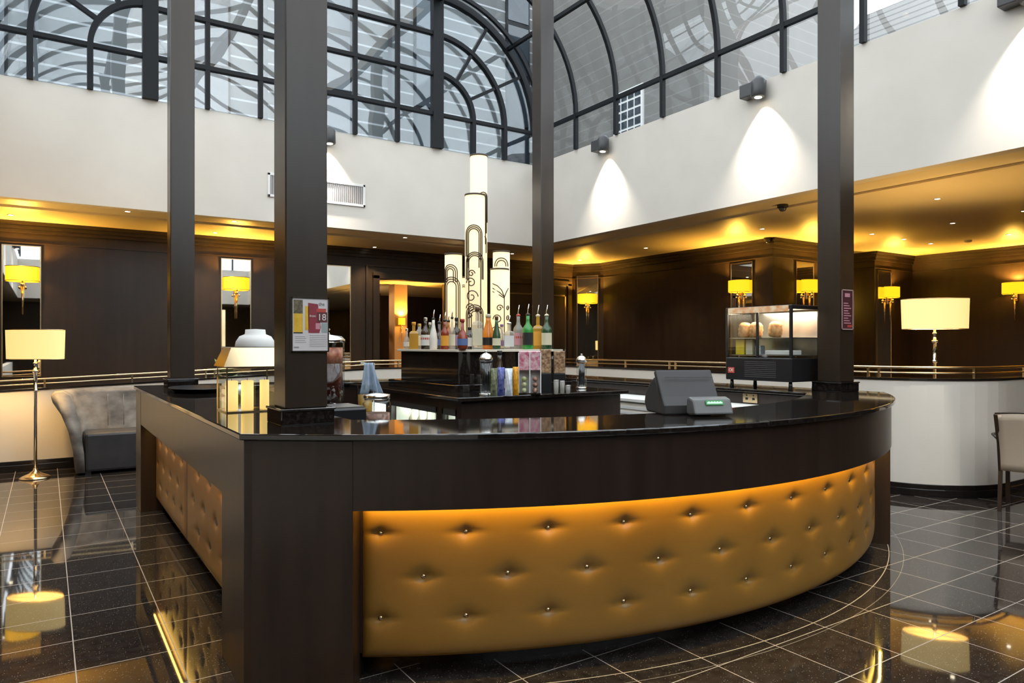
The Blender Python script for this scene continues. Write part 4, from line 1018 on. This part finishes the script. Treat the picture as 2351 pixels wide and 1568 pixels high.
MB().tube([(-.275-.02*(1-(y/.24)**2), y, .868+.018*(1-(y/.24)**2)) for y in [k*.06-.24 for k in range(9)]], .009, 8).build('top_rail', M['wood'], t)

# ================================================================= floor lamps
def floor_lamp(loc, label, rz, tilt=0):
    t = empty('floor_lamp', label, 'lamp', loc, rz, 'floor lamps with oval cream shades')
    MB().lathe([(.155,0),(.155,.012),(.12,.03),(.06,.055),(.025,.085),(.018,.11)], n=32).build('base', M['brass'], t)
    MB().lathe([(.016,.1),(.016,.95),(.026,.96),(.026,.985),(.019,.99),(.019,1.17),(.033,1.18),(.033,1.20),(.017,1.205),(.017,1.26),(.028,1.275),(.012,1.29),(.012,1.34)], n=18).build('pole', M['chrome'], t)
    q = MB(); q.lathe([(.315,0),(.325,.33)], c=(0,0,1.32), n=44, sy=.5, cap=False); q.build('lamp_shade', M['shade'], t)
    q = MB(); q.tube([(.313*cos(2*pi*k/40), .157*sin(2*pi*k/40), 1.322) for k in range(40)], .004, 6, True); q.tube([(.323*cos(2*pi*k/40), .162*sin(2*pi*k/40), 1.648) for k in range(40)], .004, 6, True)
    q.tube([(-.31,0,1.33),(.31,0,1.33)], .003, 6); q.build('shade_ring', M['brass'], t)
    MB().ball((0,0,1.43), .03, 12).build('bulb', M['bulb'], t)
    lamp('POINT', (0,0,1.50), 42, (1,.62,.2), .06, parent=t); return t
fl = floor_lamp((-.10, 9.52, 0), 'tall brass floor lamp with oval cream shade left of the settee', -.62)
again(fl, (8.05, 3.93, RF), -1.0, 'tall brass floor lamp with oval cream shade behind the curved handrail')

# ================================================================= sconces and mirrors
def sconce(loc, rz, label):
    """built facing local -y, back on the wall at y=0"""
    t = empty('wall_sconce', label, 'wall lamp', loc, rz, 'amber wall sconces on the dark panelling')
    n_ = 24; vs = []
    for z in (-.10, .10):
        for k in range(n_+1): a = pi+pi*k/n_; vs.append((.20*cos(a), .16*sin(a)-.035, z))
    m_ = n_+1; MB().add(vs, [(k,k+1,m_+k+1,m_+k) for k in range(n_)]+[(n_,0,m_,m_+n_)], True).build('lamp_shade', M['amber'], t)
    q = MB()
    for z in (-.10, .10): q.tube([(vs[k][0],vs[k][1],z) for k in range(n_+1)], .0045, 6)
    q.build('shade_ring', M['brass'], t)
    MB().box(-.03,.03,-.02,0,-.22,.05).build('back_plate', M['brass'], t, bevel=.004)
    MB().tube([(0,-.02,-.15),(0,-.08,-.16),(0,-.09,-.10),(0,-.09,-.04)], .009, 8).build('arm', M['brass'], t)
    q = MB(); q.ball((0,-.09,-.15),.022,10); q.ball((-.035,-.075,-.19),.016,8); q.ball((.035,-.075,-.19),.016,8); q.build('crystal_drop', M['chrome'], t)
    MB().tube([(0,-.05,-.18),(0,-.05,-.56)], [.018,.007], 10).build('tapered_rod', M['brass'], t)
    MB().ball((0,-.10,-.01), .022, 10).build('bulb', M['bulb'], t)
    lamp('SPOT', (0,-.12,.115), 60, (1,.53,.08), .03, rot=(pi,0,0), spot=radians(158), blend=.4, parent=t); lamp('POINT', (0,-.12,-.02), 6, (1,.56,.07), .03, parent=t); return t
def mirror(x, y, rz, w_, z0, z1, label):
    t = empty('wall_mirror', label, 'mirror', (x, y, z0), rz, 'tall narrow mirrors set in the panelling')
    MB().box(-w_/2, w_/2, -.014, 0, 0, z1-z0).build('mirror_plate', M['mirror'], t)
    q = MB(); e = .012
    q.box(-w_/2-e,-w_/2,-.02,0,-e,z1-z0+e); q.box(w_/2,w_/2+e,-.02,0,-e,z1-z0+e); q.box(-w_/2,w_/2,-.02,0,z1-z0,z1-z0+e); q.box(-w_/2,w_/2,-.02,0,-e,0); q.build('mirror_frame', M['brass'], t)
    return t
SZ = 2.47; yb = WY1-.001
def xb(u): a, bb = tline(u); return a/bb*WY1
sc = None
for (u0,u1,us,lb) in ((6,92,52,'at the far left of the back wall'),(509,574,541,'between the two left columns'),(740,803,None,'just right of the nearest column')):
    x0_, x1_ = xb(u0), xb(u1)
    mirror((x0_+x1_)/2, yb, 0, x1_-x0_, 1.05, 2.86, 'tall narrow wall mirror '+lb)
    if us: 
        lab = 'amber oval wall sconce '+lb
        if sc is None: sc = sconce((xb(us), yb-.02, SZ), 0, lab)
        else: again(sc, (xb(us), yb-.02, SZ), 0, lab)
ang = atan2(11.45-WY1, 9.8-9.45)        # chamfered corner pier
mx_, my_ = (9.45+9.8)/2, (WY1+11.45)/2; nrm = Vector((-(WY1-11.45), -(.35), 0)).normalized()
mirror(mx_+nrm.x*.002, my_+nrm.y*.002, atan2(nrm.x, -nrm.y) if True else 0, .46, .9, 2.95, 'tall narrow wall mirror on the angled pier in the far corner')
again(sc, (mx_+nrm.x*.022, my_+nrm.y*.022, SZ), atan2(nrm.x, -nrm.y), 'amber oval wall sconce on the angled pier in the far corner')
p0, p1 = on_x(1680,0,9.8), on_x(1728,0,9.8)
mirror(9.799, (p0.y+p1.y)/2, -pi/2, abs(p0.y-p1.y), 1.05, 2.86, 'tall narrow wall mirror above the left part of the chiller')
again(sc, (9.78, on_x(1703,0,9.8).y, SZ), -pi/2, 'amber oval wall sconce above the left part of the chiller')
p0, p1 = on_y(1827,0,7.28), on_y(1866,0,7.28)
mirror((p0.x+p1.x)/2, 7.279, 0, p1.x-p0.x, 1.05, 2.86, 'tall narrow wall mirror just left of the right column')
again(sc, (on_y(1850,0,7.28).x, 7.26, SZ), 0, 'amber oval wall sconce just left of the right column')
p0, p1 = on_y(2014,0,7.3), on_y(2044,0,7.3)
mirror((p0.x+p1.x)/2, 7.299, 0, p1.x-p0.x, .6, 2.86, 'tall narrow wall mirror right of the right column')
again(sc, (on_y(2036,0,7.3).x, 7.28, SZ), 0, 'amber oval wall sconce right of the right column')
again(sc, (14.08, on_x(2334,0,14.1).y, SZ), -pi/2, 'amber oval wall sconce at the right edge, above the dining chair')
lamp('POINT', (12.0, 8.6, 2.3), 20, (1,.56,.07), .05)
again(sc, (6.43, 14.18, 2.0), 0, 'small amber wall sconce on the orange pier beyond the doorway').scale = (.4,.4,.8)
# unseen ones for the rest of the room
for y in (7.2, 4.0, .8, -2.4, -5.6): again(sc, (WX0+.02, y, SZ), pi/2, 'amber oval wall sconce on the left wall outside the view')
for y in (2.2, -1.4, -5.0): again(sc, (14.08, y, SZ), -pi/2, 'amber oval wall sconce on the right wall outside the view')

# ================================================================= downlights, cameras
def downlight(loc, label):
    t = empty('recessed_downlight', label, 'ceiling light', loc, 0, 'recessed downlights in the soffit')
    MB().lathe([(.042,-.006),(.042,0),(.03,0),(.03,-.006)], n=20, cap=False).build('trim_ring', M['white'], t)
    MB().lathe([(.029,-.004),(.029,-.002)], n=16).build('lens', M['bulb'], t)
    lamp('SPOT', (0,0,-.03), 55, (1,.72,.38), .03, spot=radians(100), blend=.7, parent=t); return t
spots = [(25,493,'at the far left edge of the soffit'),(293,485,'left of the far left column'),(538,508,'near the fascia between the two left columns'),(494,534,'close to the second wall mirror'),
 (930,545,'above the doorway, nearer the fascia'),(860,567,'above the doorway, nearer the wall'),(1176,582,'right of the cylinder lamps'),(1483,569,'over the right handrail'),(1331,597,'in front of the far corner pier'),
 (1750,525,'left of the dome camera above the chiller'),(2152,456,'nearest the fascia on the right'),(2187,512,'in the middle right of the soffit'),(2137,559,'above the floor lamp on the right'),(2075,549,'third from the right column'),(2002,537,'closest to the right column'),(2316,538,'near the right wall sconce'),(2351,484,'at the right edge of the soffit')]
dl = None
for u, v, lb in spots:
    p = on_z(u, v, CH)
    if dl is None: dl = downlight(p, 'small warm recessed downlight '+lb)
    else: again(dl, p, 0, 'small warm recessed downlight '+lb)
for p in ((8.4,-1,CH),(8.4,-4,CH),(-2.4,6,CH),(-2.4,2,CH),(-2.4,-2,CH),(2,-8.3,CH),(6,-8.3,CH),(11,1,CH)): again(dl, p, 0, 'small warm recessed downlight outside the view')
again(dl, (5.96, 13.18, 2.8), 0, 'small warm recessed downlight inside the room beyond the doorway')
def dome(u, v, lb):
    p = on_z(u, v, CH); t = empty('dome_camera', lb, 'security camera', p, 0, 'dome cameras on the soffit')
    MB().lathe([(.065,0),(.065,-.03),(.06,-.035)], n=24).build('housing', M['black'], t)
    MB().lathe([(.048,-.035),(.045,-.055),(.03,-.078),(.001,-.088)], n=24).build('dome', M['winglass'], t)
dome(1797, 470, 'black dome camera on the soffit close to the white fascia'); dome(1763, 546, 'black dome camera on the soffit at the wall corner')
p = on_z(2223, 552, CH); t = empty('smoke_detector', 'round white smoke detector on the soffit at the right', 'smoke detector', p); MB().lathe([(.055,0),(.055,-.02),(.035,-.035),(.001,-.037)], n=24).build('body', M['white'], t)

# wall washers on the fascia
def washer(x, y, rz, label, power=60):
    t = empty('flood_spotlight', label, 'spotlight', (x, y, 4.50), rz, 'black floodlights clamped on the fascia top')
    # local -y points away from the wall; fascia face at y=0
    MB().box(-.16,.02,-.14,.0,-.07,.09).build('gear_box', M['darkgrey'], t, bevel=.01)
    Mh = Matrix.Translation((.10,-.115,.0)) @ Matrix.Rotation(radians(-4),4,'X')
    MB().lathe([(.075,-.12),(.085,-.11),(.085,.07),(.05,.12),(.02,.13)], n=24, M=Mh).build('lamp_head', M['darkgrey'], t)
    MB().lathe([(.042,-.121),(.042,-.117)], n=24, M=Mh).build('lens', M['bulb'], t)
    MB().box(.0,.06,-.12,-.07,-.01,.03).build('bracket', M['black'], t)
    lamp('SPOT', (.10,-.105,-.125), power, (1,.93,.83), .02, rot=(radians(9),0,0), parent=t, spot=radians(84), blend=.9); return t
WP = 230
p = on_x(1740, 0, X1); wl = washer(X1, p.y, -pi/2, 'black floodlight on the right fascia nearest the right column', WP)
again(wl, (X1, on_x(1388,0,X1).y, 4.50), -pi/2, 'black floodlight on the right fascia near the court corner')
again(wl, (X1, 2.72, 4.50), -pi/2, 'black floodlight on the right fascia just outside the view')
again(wl, (X1, -.1, 4.50), -pi/2, 'black floodlight on the right fascia behind the camera')
again(wl, (on_y(735,0,Y1).x, Y1, 4.50), 0, 'black floodlight on the back fascia hidden by the nearest column')
for y in (6.5, 2.5, -2): again(wl, (X0, y, 4.50), pi/2, 'black floodlight on the left fascia outside the view')

# ventilation grille
p0, p1 = on_y(614, 0, Y1), on_y(838, 0, Y1); gx0, gx1 = p0.x, p1.x; gz0, gz1 = 3.545, 3.88
t = empty('ventilation_grille', 'white framed ventilation grille on the back fascia behind the nearest column', 'vent', (gx0, Y1, gz0)); gw, gh = gx1-gx0, gz1-gz0
q = MB(); e = .035
q.box(0,gw,-.02,0,0,e); q.box(0,gw,-.02,0,gh-e,gh); q.box(0,e,-.02,0,0,gh); q.box(gw-e,gw,-.02,0,0,gh); q.build('frame', M['white'], t, bevel=.004)
MB().box(e,gw-e,-.006,-.001,e,gh-e).build('backing', mat('grey_vent_backing', (.30,.28,.27), .6), t)
q = MB(); k_ = int((gw-2*e)/.03)
for k in range(k_): q.box(e+.03*k+.008,e+.03*k+.015,-.016,-.006,e,gh-e)
q.build('slats', mat('grey_vent_slat', (.50,.46,.44), .5), t)

# ================================================================= outside
struct(MB().box(-14, X0-.14, -14, 24, FT-.25, FT-.12).build('roof_deck_left', M['deck']))
b = MB(); b.box(X1+.14, 22, -14, 24, FT-.25, FT-.12); b.box(X0-.14, X1+.14, Y1+.14, 24, FT-.25, FT-.12); b.box(X0-.14, X1+.14, -14, Y0-.14, FT-.25, FT-.12)
struct(b.build('roof_deck_right', M['deck']))
t = empty('office_block', 'pale grey slatted building seen through the arched end window', 'building', (0, 19, FT-.12))
MB().box(-7, 16, 0, 3, 0, 9.5).build('wall', M['siding'], t)
for x in (-4.2, -1.6, 3.0, 6.2, 9.0, 12.2):
    f = MB().box(x, x+.9, -.06, .02, .6, 9.0).build('window', M['frame'], t)
    q = MB()
    for k in range(5): q.box(x+.06, x+.84, -.08, -.055, .7+1.66*k, 2.2+1.66*k)
    q.build('pane', M['winglass'], f)
for x in (-.3, 4.6, 8.2): MB().box(x, x+.16, -.3, 0, 0, 9.5).build('downpipe', M['deck'], t)
t = empty('slate_roof', 'brown grey slate roof seen through the curved glazing on the right', 'roof', (10.6, 0, FT-.12))
MB().add([(0,-6,0),(0,9.2,0),(5.2,9.2,4.6),(5.2,-6,4.6),(5.4,9.2,0),(5.4,-6,0)], [(0,3,2,1),(0,1,4,5),(1,2,4),(0,5,3),(2,3,5,4)]).build('slope', M['slate'], t)
MB().box(.8,1.5,2.2,3.0,.5,1.8).build('roof_light', M['white'], t)
t = empty('brick_building', 'grey brick building with barred window beyond the court corner', 'building', (12.6, 11.2, FT-.12))
MB().box(0, 6, 0, 6.5, 0, 7.5).build('wall', M['brick'], t)
for y in (1.95,):
    for z in (2.3,):
        f = MB().box(-.06, .02, y, y+1.1, z, z+1.3).build('window_frame', M['white'], t); q = MB()
        for i in range(4):
            for j in range(5): q.box(-.075,-.055,y+.07+.25*i,y+.27+.25*i,z+.07+.24*j,z+.25+.24*j)
        q.build('pane', M['winglass'], f)
